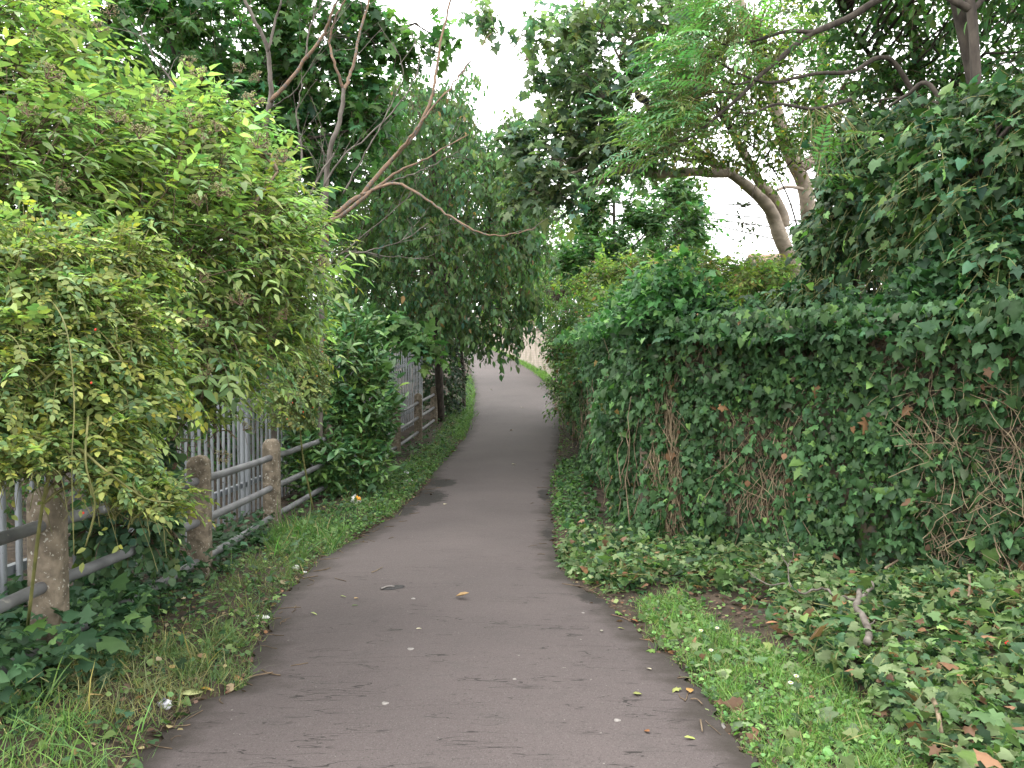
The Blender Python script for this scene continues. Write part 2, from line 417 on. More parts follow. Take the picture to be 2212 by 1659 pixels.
# ------------------------------------------------------------------ leaf shapes (unit length along +y, tris)
def t_ellip(w=.25, fold=.25, curl=.25, st=((.3, 1.), (.65, .85))):
    V = [(0, 0, 0)]
    for t, k in st:
        z = -curl * t * t
        V += [(-w * k, t, z + fold * w * k), (0, t, z), (w * k, t, z + fold * w * k)]
    V.append((0, 1, -curl)); n = len(st); T = [[0, 2, 1], [0, 3, 2]]
    for i in range(n - 1):
        a = 1 + 3 * i; T += [[a, a + 1, a + 4], [a, a + 4, a + 3], [a + 1, a + 2, a + 5], [a + 1, a + 5, a + 4]]
    a = 1 + 3 * (n - 1); e = len(V) - 1; T += [[a, a + 1, e], [a + 1, a + 2, e]]
    return np.array(V, float), np.array(T)
def t_fan(half, c=(0, .35), dz=.05, tipz=-.1):
    pts = [(0, .02)] + half + [(0, 1.)] + [(-x, y) for x, y in half[::-1]]
    V = [(c[0], c[1], dz)] + [(x, y, tipz * (x * x * 2 + max(y, 0) ** 2) + (.06 if i % 2 else -.02)) for i, (x, y) in enumerate(pts)]
    n = len(pts); T = [[0, 1 + (i + 1) % n, 1 + i] for i in range(n)]
    return np.array(V, float), np.array(T)
T_ELDER = t_ellip(.19, .3, .2, ((.28, 1.), (.62, .72))); T_ROSE = t_ellip(.28, .25, .15); T_LAUREL = t_ellip(.19, .35, .2); T_CHERRY = t_ellip(.24, .35, .25)
T_LANCE = t_ellip(.13, .3, .3, ((.25, 1.), (.6, .8))); T_ROUND = t_ellip(.42, .15, .12); T_SMALL = t_ellip(.30, .3, .2, ((.45, 1.),))
T_IVY = t_fan([(.22, -.13), (.47, .04), (.35, .25), (.42, .46), (.21, .63)], (0, .32), .05, -.2)
T_IVY_B = t_fan([(.26, -.10), (.40, .12), (.33, .36), (.19, .66)], (0, .34), .07, -.25)
T_IVY_C = t_fan([(.18, -.12), (.36, .0), (.22, .22), (.50, .40), (.24, .55)], (0, .3), -.03, -.3)
IVYS = [T_IVY, T_IVY_B, T_IVY_C]
T_IVY_FAR = t_fan([(.40, .0), (.25, .3), (.40, .55)])
T_SYC = t_fan([(.20, -.10), (.46, .06), (.28, .2), (.62, .52), (.36, .50), (.22, .54), (.20, .72)], (0, .3), .06, -.18)
T_SYC_FAR = t_fan([(.42, .02), (.2, .22), (.58, .52), (.2, .52)], (0, .3), .06, -.15)
def blade(segs=3, w=.03, bend=.5):
    V = []; T = []
    for i in range(segs):
        t = i / segs; ww = w * (1 - .6 * t); V += [(-ww, t, -bend * t * t), (ww, t, -bend * t * t)]
    V.append((0, 1 - .1 * bend, -bend))
    for i in range(segs - 1): a = 2 * i; T += [[a, a + 1, a + 3], [a, a + 3, a + 2]]
    a = 2 * (segs - 1); T.append([a, a + 1, 2 * segs]); return np.array(V, float), np.array(T)
T_GRASS = blade()

def leaves(name, tmpl, pos, fwd, nrm, size, col, m, parent=None, rng=None, wid=None, wood=None):
    if isinstance(tmpl, list):           # several leaf shapes mixed in one crown
        N = len(pos); k = np.random.default_rng(N).integers(0, len(tmpl), N); size = np.broadcast_to(size, (N,)); col = np.broadcast_to(col, (N, 3))
        Vs, Ts, Cs, n0 = [], [], [], 0
        for i, t in enumerate(tmpl):
            q = k == i; V, T, c = leaf_arrays(t, pos[q], fwd[q], nrm[q], size[q], col[q], None); Vs.append(V.reshape(-1, 3)); Ts.append(T.reshape(-1, 3) + n0); Cs.append(c); n0 += V.size // 3
        V, T, c = np.concatenate(Vs), np.concatenate(Ts), np.concatenate(Cs)
    else: V, T, c = leaf_arrays(tmpl, pos, fwd, nrm, size, col, wid)
    if wood is not None and wood[0].n:
        V = V.reshape(-1, 3); T = T.reshape(-1, 3); WV = np.concatenate(wood[0].V); WT = np.concatenate(wood[0].T); nt = len(T)
        o = mesh_np(name, np.concatenate([V, WV]), np.concatenate([T, WT + len(V)]), m, parent, col=np.concatenate([np.clip(c, .003, .9), np.full((len(WV), 3), .05)]))
        o.data.materials.append(wood[1]); mi = np.zeros(nt + len(WT), np.int32); mi[nt:] = 1; o.data.polygons.foreach_set('material_index', mi[:len(o.data.polygons)]); return o
    return mesh_np(name, V, T, m, parent, col=np.clip(c, .003, .9))

def leaf_arrays(tmpl, pos, fwd, nrm, size, col, wid=None):
    V0, T0 = tmpl
    f = nrmz(fwd); r = nrmz(np.cross(f, nrm)); n = np.cross(r, f)
    N = len(pos); size = np.broadcast_to(size, (N,)); wid = np.ones(N) if wid is None else wid
    V = pos[:, None, :] + size[:, None, None] * (V0[None, :, 0:1] * wid[:, None, None] * r[:, None] + V0[None, :, 1:2] * f[:, None] + V0[None, :, 2:3] * n[:, None])
    T = (T0[None] + (np.arange(N) * len(V0))[:, None, None])
    c = np.repeat(np.broadcast_to(col, (N, 3)), len(V0), 0)
    return V, T, c

def colours(rng, n, base, var=.22, hue=.12, alts=()):
    """per-leaf pigment: base colour, brightness and yellow/blue spread, a share of other pigments"""
    c = np.array(base)[None] * np.exp(rng.normal(0, var, (n, 1)))
    h = rng.normal(0, hue, n); c = c * np.stack([1 + h, 1 + .3 * h, 1 - h], -1)
    for share, ac in alts:
        k = rng.random(n) < share; c[k] = np.array(ac)[None] * np.exp(rng.normal(0, var, (k.sum(), 1)))
    lum = (c * np.array([.3, .6, .1])).sum(1, keepdims=True)
    return np.clip(c * SAT + lum * (1 - SAT), .003, .9)
SAT = .84

def rnd(rng, n, s=1.): return rng.normal(0, s, (n, 3))
UP = np.array([0., 0, 1])

def blobs_world(bl):
    o = []
    for px, py, Y, rx, ry, rd in bl:
        o.append((at(px, py, Y), np.array([rx / FPX * Y, rd, ry / FPX * Y])))
    return o

def sample_blobs(bl, n, rng, shell=(.6, 1.), back=.4, world=False, lump=.16, clip=.62):
    B = bl if world else blobs_world(bl)
    A = np.array([(b[1][0] * b[1][2] + b[1][1] * b[1][2] + b[1][0] * b[1][1]) for b in B]); A = A / A.sum()
    P = []; Nn = []; tot = 0
    for _ in range(40):
        k = rng.choice(len(B), n * 2, p=A); d = nrmz(rng.normal(0, 1, (n * 2, 3)))
        c = np.array([b[0] for b in B])[k]; r = np.array([b[1] for b in B])[k]
        rad = rng.uniform(shell[0] ** 2, shell[1] ** 2, n * 2) ** .5
        ph = k * 1.7
        lum = 1 + lump * (np.sin(d[:, 0] * 5 + ph) * np.sin(d[:, 2] * 6 + ph * 2) + .7 * np.sin(d[:, 0] * 11 + d[:, 1] * 9 + ph) * np.sin(d[:, 2] * 12 + ph))
        p = c + d * r * (rad * lum)[:, None]; nn = nrmz(d / r)
        ok = np.ones(n * 2, bool)
        for i, (bc, br) in enumerate(B):
            q = (((p - bc) / br) ** 2).sum(-1) ** .5; ok &= (k == i) | (q > clip)
        tocam = nrmz(np.array([0, 0, EYE]) - p); fc = (nn * tocam).sum(-1)
        ok &= (fc > -.25) | (rng.random(n * 2) < back)
        ok &= p[:, 2] > gz(p[:, 0], p[:, 1]) + .03
        P.append(p[ok]); Nn.append(nn[ok]); tot += ok.sum()
        if tot >= n: break
    return np.concatenate(P)[:n], np.concatenate(Nn)[:n]

def sprays(o, d, L, n, rng, droop=.3, ldroop=.25, roll=.7, upn=.8, ahead=.5, t0=.15, rnd_n=.35):
    """n leaves along each twig that leaves o in direction d: leaf positions, directions, normals, and the twig lines"""
    S = len(o); d = nrmz(d); L = np.broadcast_to(L, (S,))
    t = np.linspace(t0, 1, n)[None] + rng.uniform(-.04, .04, (S, n))
    def axis(tt): return o[:, None] + (L[:, None] * tt)[..., None] * d[:, None] - (L[:, None] * droop * tt ** 2)[..., None] * UP
    p = axis(t); a = nrmz(d[:, None] - (2 * droop * t)[..., None] * UP)
    side = nrmz(np.cross(a, UP + .01 * rng.normal(0, 1, (S, 1, 3)))); up2 = np.cross(side, a)
    sg = np.where(np.arange(n) % 2, 1., -1.)[None, :, None] * np.ones((S, 1, 1)); sg[:, -1] = 0
    ph = rng.normal(0, roll, (S, n, 1))
    s = sg * (np.cos(ph) * side + np.sin(ph) * up2)
    f = nrmz(ahead * a + .9 * s - ldroop * UP + rng.normal(0, .2, (S, n, 3)) + (sg == 0) * a)
    nr = nrmz(upn * UP + (1 - upn) * d[:, None] + rng.normal(0, rnd_n, (S, n, 3)))
    tw = axis(np.linspace(0, 1, 4)[None] * np.ones((S, 1)))
    return p.reshape(-1, 3), f.reshape(-1, 3), nr.reshape(-1, 3), tw

def compound(p, f, nr, size, pairs, rng, rach=2.2, lsize=1., droop=.15, ang=.9, taper=0.):
    """each leaf becomes a feather of opposite leaflets and one at the tip; size = leaflet length"""
    f = nrmz(f); r = nrmz(np.cross(f, nr)); n = np.cross(r, f); N = len(p); size = np.broadcast_to(size, (N,))
    P, F, NN, S = [], [], [], []
    for i in range(pairs):
        t = (i + .8) / (pairs + .6); q = p + (size * rach * t)[:, None] * f - (size * rach * droop * t * t)[:, None] * UP
        for sg in (-1, 1):
            ff = nrmz(f * .55 + sg * ang * r - .12 * UP + rng.normal(0, .12, (N, 3)))
            P.append(q); F.append(ff); NN.append(nrmz(n + rng.normal(0, .18, (N, 3)))); S.append(size * lsize * (1 - taper * abs(t - .5) * 2) * rng.uniform(.8, 1.1, N))
    q = p + (size * rach)[:, None] * f - (size * rach * droop)[:, None] * UP
    P.append(q); F.append(nrmz(f - .25 * UP)); NN.append(n); S.append(size * rng.uniform(.9, 1.2, N))
    k = 2 * pairs + 1
    tw = np.stack([p, p + (size * rach * .5)[:, None] * f - (size * rach * droop * .25)[:, None] * UP, q], 1)
    return np.concatenate(P), np.concatenate(F), np.concatenate(NN), np.concatenate(S), k, tw

def link_twigs(mb, targets, src, rng, r0=.012, r1=.004, sag=.15):
    """thin branches from the nearest source point to each target"""
    if len(targets) == 0: return np.zeros((0, 3))
    pts = []
    for tg in targets:
        dd = np.linalg.norm(src - tg, axis=1) + .25 * np.maximum(src[:, 2] - tg[2] + .2, 0); pts.append(src[np.argmin(dd)])
    a = np.array(pts); b = np.asarray(targets); Ls = np.linalg.norm(b - a, axis=1, keepdims=True)
    k = np.linspace(0, 1, 6); P = a[:, None] * (1 - k)[None, :, None] + b[:, None] * k[None, :, None]
    P = P + (Ls * sag)[:, None] * (np.sin(k * np.pi)[None, :, None] * (UP * .7)[None, None]) + (Ls[:, None] * .05) * rng.normal(0, 1, P.shape) * np.sin(k * np.pi)[None, :, None]
    mb.tubes(P, np.linspace(r0, r1, 6)[None] * np.ones((len(a), 1)), 4)
    return P.reshape(-1, 3)

def gpt(px, py, dz=0.):
    """ground point seen at a photo-grid pixel"""
    y = 3.
    ys = np.linspace(2.2, 60, 6000); p = at(px, py, ys) if False else np.stack([at(px, py, yy) for yy in ys[::6]])
    g = gz(p[:, 0], p[:, 1]); i = np.argmax(p[:, 2] < g); q = p[i]
    return np.array([q[0], q[1], gz(q[0], q[1]) + dz])

# ================================================================== THE SETTING
def grid_tris(ny, nx):
    i = (np.arange(ny - 1)[:, None] * nx + np.arange(nx - 1)[None]).ravel()
    return np.stack([i, i + 1, i + nx + 1, i, i + nx + 1, i + nx], -1).reshape(-1, 3)
gx = np.concatenate([np.arange(-200, -20, 12), np.arange(-20, -5, .6), np.arange(-5, 5, .1), np.arange(5, 20, .6), np.arange(20, 201, 12)])
gyv = np.concatenate([np.arange(-30, 0, 3), np.arange(0, 12, .1), np.arange(12, 30, .25), np.arange(30, 75, .6), np.arange(75, 400, 20)])
XX, YY = np.meshgrid(gx, gyv)
rngG = np.random.default_rng(3)
ZZ = gz(XX, YY) + rngG.normal(0, .006, XX.shape)
tag(mesh_np('ground', np.stack([XX, YY, ZZ], -1), grid_tris(len(gyv), len(gx)), M['soil'], smooth=True), kind='structure')

py_ = np.concatenate([np.arange(-4, 12, .06), np.arange(12, 30, .15), np.arange(30, 68, .4)])
s_ = np.linspace(0, 1, 41)
jl = np.interp(py_, py_, rngG.normal(0, .018, len(py_))); jr = rngG.normal(0, .018, len(py_))
X0 = xl(py_) + jl - .02; X1 = xr(py_) + jr + .02
PX = X0[:, None] * (1 - s_) + X1[:, None] * s_
PY = np.repeat(py_[:, None], 41, 1)
camber = .02 * (1 - (2 * s_ - 1) ** 2)[None]
PZ = G(PY) + .002 + camber + .006 * hnoise(PX * .9, PY * .7)
dist = np.minimum(PX - X0[:, None], X1[:, None] - PX)
mud_ = np.zeros(PX.shape)     # trodden soil that spilled onto the asphalt
for a_, b_, rx_, ry_, k_ in ((905, 1082, .42, .85, 1.1), (955, 1050, .28, .5, 1.), (870, 1112, .22, .5, .8), (1178, 1075, .16, .8, .8), (1290, 1300, .22, .3, .75), (1185, 1160, .12, .5, .7), (1005, 940, .14, 1.2, .7), (470, 1500, .14, .12, .6)):
    q = gpt(a_, b_); mud_ = np.maximum(mud_, k_ * np.exp(-((PX - q[0]) / rx_) ** 2 - ((PY - q[1]) / ry_) ** 2))
tag(mesh_np('path', np.stack([PX, PY, PZ], -1), grid_tris(len(py_), 41), M['path'], smooth=True, attr={'edge': np.clip(1 - dist / .55, 0, 1).ravel(), 'mud': mud_.ravel()}), kind='structure')
def pathz(x, y):
    a, b = xl(y), xr(y); s = np.clip((x - a) / (b - a), 0, 1)
    return G(y) + .002 + .02 * (1 - (2 * s - 1) ** 2) + .006 * hnoise(x * .9, y * .7)

# trodden mud spilling onto the asphalt
def patch(name, poly, m, hgt, n=26, seed=0, parent=None):
    r = np.random.default_rng(seed)
    pts = np.array([gpt(a, b) for a, b in poly]); c = pts.mean(0)
    ang = np.arctan2(pts[:, 1] - c[1], pts[:, 0] - c[0]); o = np.argsort(ang); pts = pts[o]
    ring = catmull(np.concatenate([pts, pts[:1]]), 8)[:-1]
    V = [c]; k = len(ring)
    fr = [.25, .5, .75, .93, 1.0]
    for f in fr:
        q = c + (ring - c) * (f * (1 + (r.normal(0, .05, (k, 1)) if f > .5 else 0)))
        V.extend(q)
    V = np.array(V); hh = np.concatenate([[1], np.repeat([.97, .85, .55, .2, -.35], k)])
    V[:, 2] = pathz(V[:, 0], V[:, 1]) * 1.0 + .004 + hh * hgt * (1 + .5 * r.normal(0, 1, len(V)))
    T = [[0, 1 + i, 1 + (i + 1) % k] for i in range(k)]
    for j in range(len(fr) - 1):
        a = 1 + j * k; b = a + k
        for i in range(k): T += [[a + i, b + i, b + (i + 1) % k], [a + i, b + (i + 1) % k, a + (i + 1) % k]]
    return mesh_np(name, V, T, m, parent, smooth=True)

# ------------------------------------------------------------------ walls
WA = np.array([1.31, 7.0]); WB = np.array([4.75, 3.45]); wd = (WB - WA) / np.linalg.norm(WB - WA); wn = np.array([wd[1], -wd[0]])
if wn[1] > 0: wn = -wn
def V3(a, z): return np.array([a[0], a[1], z])
wall = thing('brick_wall', 'brown brick garden wall showing through gaps in the ivy beside the path', 'wall', (WA[0], WA[1], 0))
def wall_seg(mb, a, b, z0, z1, th, out):
    a = np.asarray(a, float); b = np.asarray(b, float); c = (a + b) / 2 + out * th / 2; d = (b - a) / 2
    n = np.array([-(b - a)[1], (b - a)[0]]); n = n / np.linalg.norm(n) * th / 2
    mb.box([c[0], c[1], (z0 + z1) / 2], [d[0], d[1], 0], [n[0], n[1], 0], [0, 0, (z1 - z0) / 2])
mb = MB(); wall_seg(mb, WA + wd * .2, WB, -.5, 1.85, .22, -wn)
mb.build('wall_body', M['brick'], wall)
mb = MB(); wall_seg(mb, WA + np.array([.05, .3]), np.array([1.62, 20.5]), -.5, 1.85, .22, np.array([1., 0]))
mb.build('wall_body', M['brick'], wall)
mb = MB(); wall_seg(mb, WA + wd * .2 + wn * .04, WB + wn * .04, 1.853, 1.94, .30, -wn); mb.build('coping', M['concrete'], wall)
mb = MB(); c = WA + wd * .02 - wn * .16
mb.box([c[0], c[1], .75], [*(wd * .20), 0], [*(wn * .20), 0], [0, 0, 1.24]); mb.build('pillar', M['brick'], wall)

far_pts = [gpt(1182, 808), gpt(1148, 789), gpt(1095, 765), gpt(1051, 741.5)]
far_pts = [far_pts[0] + np.array([.35, -5, -.4])] + far_pts + [far_pts[-1] + np.array([-6, 5.5, .2])]
fw = thing('brick_wall', 'long pale brick wall behind the grass strip where the path bends uphill', 'wall', tuple(far_pts[1]))
mb = MB(); cp = MB()
for a, b in zip(far_pts[:-1], far_pts[1:]):
    wall_seg(mb, a[:2], b[:2], min(a[2], b[2]) - .5, (a[2] + b[2]) / 2 + 1.7, .22, np.array([.6, .8]))
    wall_seg(cp, a[:2] - np.array([.03, .02]), b[:2] - np.array([.03, .02]), (a[2] + b[2]) / 2 + 1.703, (a[2] + b[2]) / 2 + 1.78, .28, np.array([.6, .8]))
mb.build('wall_body', M['brick_pale'], fw); cp.build('coping', M['concrete'], fw)

# ------------------------------------------------------------------ post and rail fence
posts = [(-2.33, 1.95, 1.06), (-2.346, 3.96, 1.0), (-2.36, 5.92, .92), (-2.44, 7.97, .845), (-2.40, 10.2, .82), (-2.30, 12.4, .82),
         (-2.15, 14.6, .83), (-1.94, 16.3, .965), (-1.85, 18.7, 1.03)]
fence = thing('post_and_rail_fence', 'low fence of rounded concrete posts with three grey pipe rails along the path', 'fence', (-2.35, 4, 0))
rngF = np.random.default_rng(11)
def post_mesh(x, y, top, ang, wx=.078, dy=.062, h=1.3):
    ch = .018; n = 10
    prof = [(-wx, top - h)]
    a0 = np.linspace(math.pi, 0, n)
    for a in a0: prof.append((wx * math.cos(a), top - .07 + .07 * math.sin(a)))
    prof.append((wx, top - h)); prof = np.array(prof); k = len(prof)
    lay = []
    for d, f in ((-dy, .80), (-dy + ch, 1.), (dy - ch, 1.), (dy, .80)):
        q = np.zeros((k, 3)); q[:, 0] = prof[:, 0] * f; q[:, 1] = d; q[:, 2] = prof[:, 1] - (1 - f) * .10 * (prof[:, 1] > top - .2)
        lay.append(q)
    V = np.concatenate(lay); T = []
    for j in range(3):
        for i in range(k - 1): a = j * k + i; T += [[a, a + k, a + 1], [a + 1, a + k, a + k + 1]]
    for b, s in ((0, 1), (3 * k, -1)):
        for i in range(1, k - 1): T.append([b, b + i, b + i + 1][::s])
    V = V + rngF.normal(0, .0022, V.shape)
    c, s = math.cos(ang), math.sin(ang)
    W = np.stack([V[:, 0] * c - V[:, 1] * s + x, V[:, 0] * s + V[:, 1] * c + y, V[:, 2]], -1)
    return W, np.array(T)
for i, (x, y, tz) in enumerate(posts):
    a, b = posts[max(i - 1, 0)], posts[min(i + 1, len(posts) - 1)]
    ang = -math.atan2(b[0] - a[0], b[1] - a[1])
    Vp, Tp = post_mesh(x, y, tz, ang + rngF.normal(0, .04)); mesh_np('post', Vp, Tp, M['concrete'], fence)
for a, b in zip(posts[:-1], posts[1:]):
    for dz in (.19, .50, .80):
        A_ = np.array([a[0], a[1], a[2] - dz]); B_ = np.array([b[0], b[1], b[2] - dz]); t = np.linspace(0, 1, 5)[:, None]
        P = A_ * (1 - t) + B_ * t; P[1:-1, 2] -= .006
        Vt, Tt = tubes_np(P, np.full(5, .031), 12); mesh_np('rail', Vt, Tt, M['pipe'], fence, smooth=True)
    for q, sg in ((a, 1), (b, -1)):
        for dz in (.19, .50, .80):
            pass
# ------------------------------------------------------------------ palisade fence
pal_line = np.array([(-3.05, 1.2), (-3.02, 5), (-3.0, 9.), (-2.92, 13), (-2.55, 16.4), (-2.2, 19.4)])
seg = np.linalg.norm(np.diff(pal_line, axis=0), axis=1); cum = np.concatenate([[0], np.cumsum(seg)])
def pal_at(s): return np.stack([np.interp(s, cum, pal_line[:, 0]), np.interp(s, cum, pal_line[:, 1])], -1)
pal = thing('palisade_fence', 'tall grey steel palisade fence with pointed pales behind the low rail fence', 'fence', (-3., 5., 0))
npan = 7; plen = cum[-1] / npan
for k in range(npan):
    mb = MB(); s0 = k * plen; m_ = int(plen / .150)
    for i in range(m_):
        s = s0 + (i + .5) * plen / m_; p = pal_at(s); q = pal_at(s + .05); d = nrmz((q - p)[None])[0]; n = np.array([d[1], -d[0]])
        z0 = G(p[1]) + .03; z1 = z0 + 1.78
        jz = rngF.normal(0, .006); tl = rngF.normal(0, .006)
        prof = [(-.036, 0), (-.012, .014), (.012, .014), (.036, 0), (.012, -.004), (-.012, -.004)]
        V = []
        for z, sc in ((z0, 1.), (z1 - .10, 1.), (z1 + jz, .12)):
            for (u, v) in prof: V.append([p[0] + d[0] * u * sc + n[0] * v + tl * (z - z0) / 1.8, p[1] + d[1] * u * sc + n[1] * v, z])
        T = []
        for l in range(2):
            for j in range(6): a = l * 6 + j; b = l * 6 + (j + 1) % 6; T += [[a, b, b + 6], [a, b + 6, a + 6]]
        T += [[12, 13, 14], [12, 14, 15], [12, 15, 16], [12, 16, 17]]
        mb.add(V, T)
    mb.build('pale_panel', M['galv'], pal)
    p = pal_at(s0); mb = MB(); z0 = G(p[1]); mb.box([p[0] - .06, p[1], z0 + .8], [.05, 0, 0], [0, .03, 0], [0, 0, .9]); mb.build('fence_post', M['galv'], pal)
    for hz in (.38, 1.48):
        ss = np.linspace(s0, s0 + plen, 5); pp = pal_at(ss); mb = MB()
        for i in range(4):
            a, b = pp[i], pp[i + 1]; za, zb = G(a[1]) + hz, G(b[1]) + hz; d = (b - a) / 2; c = (a + b) / 2
            mb.box([c[0] - .028, c[1], (za + zb) / 2], [d[0], d[1], (zb - za) / 2], [.006, 0, 0], [0, 0, .028])
            mb.box([c[0] - .045, c[1], (za + zb) / 2 + .025], [d[0], d[1], (zb - za) / 2], [.022, 0, 0], [0, 0, .004])
        mb.build('crossbar', M['galv'], pal)

# ------------------------------------------------------------------ house behind the wall, overhead wires
hb = at(1702, 640, 34.)
house = thing('house', 'house with a brown tiled roof glimpsed behind the leaning pale trunk', 'house', (hb[0], hb[1], 0))
hx, hy = hb[0] + .6, hb[1] + 3; zt = at(1700, 615, 34.)[2]; ze = zt + 1.0
mb = MB(); mb.box([hx + .6, hy, zt / 2], [1.6, 0, 0], [0, 3, 0], [0, 0, zt / 2]); mb.build('wall', M['render'], house)
mb = MB(); rr = zt + 1.6
for sg in (-1, 1):
    a = np.array([[hx - 1.4, hy + sg * 3.4, zt - .1], [hx + 2.5, hy + sg * 3.4, zt - .1], [hx + 2.5, hy, rr], [hx - 1.4, hy, rr]])
    b = a + [0, 0, .12]; V = np.concatenate([a, b])
    mb.add(V, [[0, 1, 2], [0, 2, 3], [4, 6, 5], [4, 7, 6], [0, 4, 5], [0, 5, 1], [1, 5, 6], [1, 6, 2], [3, 2, 6], [3, 6, 7], [0, 3, 7], [0, 7, 4]])
roof = mb.build('roof', M['rooftile'], house)
for wx in (.7,):
    mb = MB(); mb.box([hx + wx, hy - 3.03, zt - 1.3], [.6, 0, 0], [0, .03, 0], [0, 0, .55]); wf = mb.build('window', M['white_frame'], house)
    mb = MB(); mb.box([hx + wx, hy - 3.05, zt - 1.3], [.52, 0, 0], [0, .03, 0], [0, 0, .47]); mb.build('pane', M['glass'], wf).location = (0, 0, 0)
for k, (r0, r1, lab) in enumerate([((1500, 432), (1960, 428), 'topmost and level'), ((1500, 448), (1960, 482), 'second from the top'),
                          ((1500, 458), (1960, 515), 'third from the top'), ((1480, 462), (1980, 572), 'lowest and steepest')]):
    a = at(*r0, 40.); b = at(*r1, 30.); t = np.linspace(0, 1, 16)[:, None]; P = a + (b - a) * (t * 2.2 - .6); P[:, 2] -= (.25 * np.sin(t * np.pi))[:, 0]
    Vt, Tt = tubes_np(P, np.full(16, .03), 5)
    tag(mesh_np('overhead_wire', Vt, Tt, M['wire'], smooth=True), f'thin overhead wire crossing the pale sky gap, {lab} of four', 'wire', 'overhead wires in the sky gap')

# ================================================================== TREES, SHRUBS, CLIMBERS
BACK_OPT = .4
def wood_np(limbs, name, m, parent, sides=8, extra=None):
    mb = MB()
    for c, r in limbs: mb.tubes(c, r, sides, True)
    if extra is not None:
        for P, Rr, sd in extra: mb.tubes(P, Rr, sd)
    return mb.build(name, m, parent, smooth=True)

def leafy(root, limbs, bl, seed, tmpl, lsize, n_sprays, nleaf, L, base, m, dirw=(.7, .3, .3), droop=.3, ldroop=.25, upn=.8, shell=(.55, 1.), back=.4,
          alts=(), var=.22, comp=None, boughs=40, bark='bark_grey', twig='twig', crown='crown', trunk='trunk', lump=.16, world=False, bough_r=.018, clip=.62,
          patchy=.25, keep=None, size_var=.22, prune=(), roll=.7, rn=.35):
    """crown of leafy twigs over a set of blobs, carried by the given limbs"""
    rng = np.random.default_rng(seed)
    o, nn = sample_blobs(bl, n_sprays, rng, shell, back, world, lump, clip)
    if keep is not None:
        px, py = proj(o); k = keep(px, py, rng); o, nn = o[k], nn[k]
    for P_, v in prune:
        px, py = proj(o); k = ~(in_poly(px, py, P_) & (rng.random(len(o)) < v)); o, nn = o[k], nn[k]
    d = nrmz(dirw[0] * nn + dirw[1] * UP + dirw[2] * rng.normal(0, 1, o.shape))
    Ls = L * rng.uniform(.6, 1.25, len(o)); o = o - d * (Ls * .6)[:, None]
    p, f, nr, tw = sprays(o, d, Ls, nleaf, rng, droop, ldroop, upn=upn, roll=roll, rnd_n=rn)
    cl = np.repeat(np.exp(patchy * np.clip(rng.normal(0, 1, len(o)), -2, 2)), nleaf)
    hu = np.repeat(rng.normal(0, .12, len(o)), nleaf)
    s = lsize * np.exp(rng.normal(0, size_var, len(p)))
    if comp:
        p, f, nr, s, k, tw2 = compound(p, f, nr, s, comp.get('pairs', 2), rng, comp.get('rach', 2.2), 1., comp.get('droop', .15), comp.get('ang', .9), comp.get('taper', 0.))
        cl = np.tile(cl, k); hu = np.tile(hu, k)
    c = colours(rng, len(p), base, var, .10, alts) * cl[:, None] * np.stack([1 + hu, 1 + .2 * hu, 1 - hu], -1)
    for P_, v in prune:
        px, py = proj(p); k = ~(in_poly(px, py, P_) & (rng.random(len(p)) < v)); p, f, nr, s, c = p[k], f[k], nr[k], s[k], c[k]
    LV = (crown, tmpl, p, f, nr, s, c, m, root)
    # wood
    src = np.concatenate([l[0] for l in limbs]) if limbs else np.array([np.array(root.location)])
    mbw = MB()
    for cc, rr in limbs: mbw.tubes(cc, rr, 9, True)
    if boughs:
        k = rng.choice(len(o), min(boughs, len(o)), replace=False)
        bp = link_twigs(mbw, o[k], src, rng, bough_r, .006); src = np.concatenate([src, bp])
    if limbs or boughs: mbw.build(trunk, M[bark], root, smooth=True)
    mbt = MB(); mbt.tubes(tw, np.linspace(.0038, .0018, 4)[None] * np.ones((len(tw), 1)), 3)
    if comp:
        sel = rng.random(len(tw2)) < .6
        mbt.tubes(tw2[sel], np.full((sel.sum(), 3), .0014), 3)
    if boughs:
        k = rng.choice(len(o), min(len(o), boughs * 5), replace=False); link_twigs(mbt, o[k], src, rng, .006, .0035, .08)
    leaves(*LV, wood=(mbt, M[twig]))
    return o, nn, p

# ---- elder overhanging the fence (near left)
eld = thing('elder_bush', 'big yellow-green elder bush with berry heads arching over the palisade fence', 'bush', (-3.4, 5.2, 0))
eb = [(-220, 250, 4.6, 190, 260, .8), (-200, 650, 4.8, 180, 160, .6), (40, 110, 4.7, 120, 170, .7), (190, 250, 4.9, 70, 70, .5), (40, 380, 4.2, 210, 230, .7), (320, 350, 5.2, 190, 125, .8), (470, 285, 5.6, 85, 65, .5), (400, 510, 5.2, 290, 180, .9),
      (590, 560, 5.9, 90, 120, .5), (560, 690, 6.0, 120, 85, .5), (330, 700, 5.0, 270, 150, .6), (400, 830, 5.1, 140, 70, .3), (480, 930, 5.3, 35, 40, .2), (545, 420, 5.6, 90, 80, .5)]
EPR = [([(395, 950), (560, 890), (585, 900), (640, 880), (640, 1300), (395, 1300)], .9), ([(-100, 1020), (395, 985), (395, 1400), (-100, 1400)], .8), ([(330, 960), (430, 880), (430, 1300), (330, 1300)], .6)]
stems = [limb([(230, 1180, 5.4), (236, 960, 5.1), (233, 480, 4.7), (240, 380, 4.6), (210, 250, 4.5)], .022, .008),
         limb([(300, 1180, 5.6), (330, 900, 5.3), (370, 680, 5.0), (430, 560, 4.9), (540, 450, 4.9), (600, 370, 5.1)], .024, .006),
         limb([(120, 1150, 5.2), (130, 800, 4.9), (110, 450, 4.6), (60, 200, 4.4)], .028, .008),
         limb([(330, 900, 5.3), (345, 520, 4.9), (395, 320, 4.8), (430, 230, 5.)], .018, .006),
         limb([(330, 1000, 5.5), (480, 800, 5.4), (590, 640, 5.5), (690, 560, 5.6)], .02, .006)]
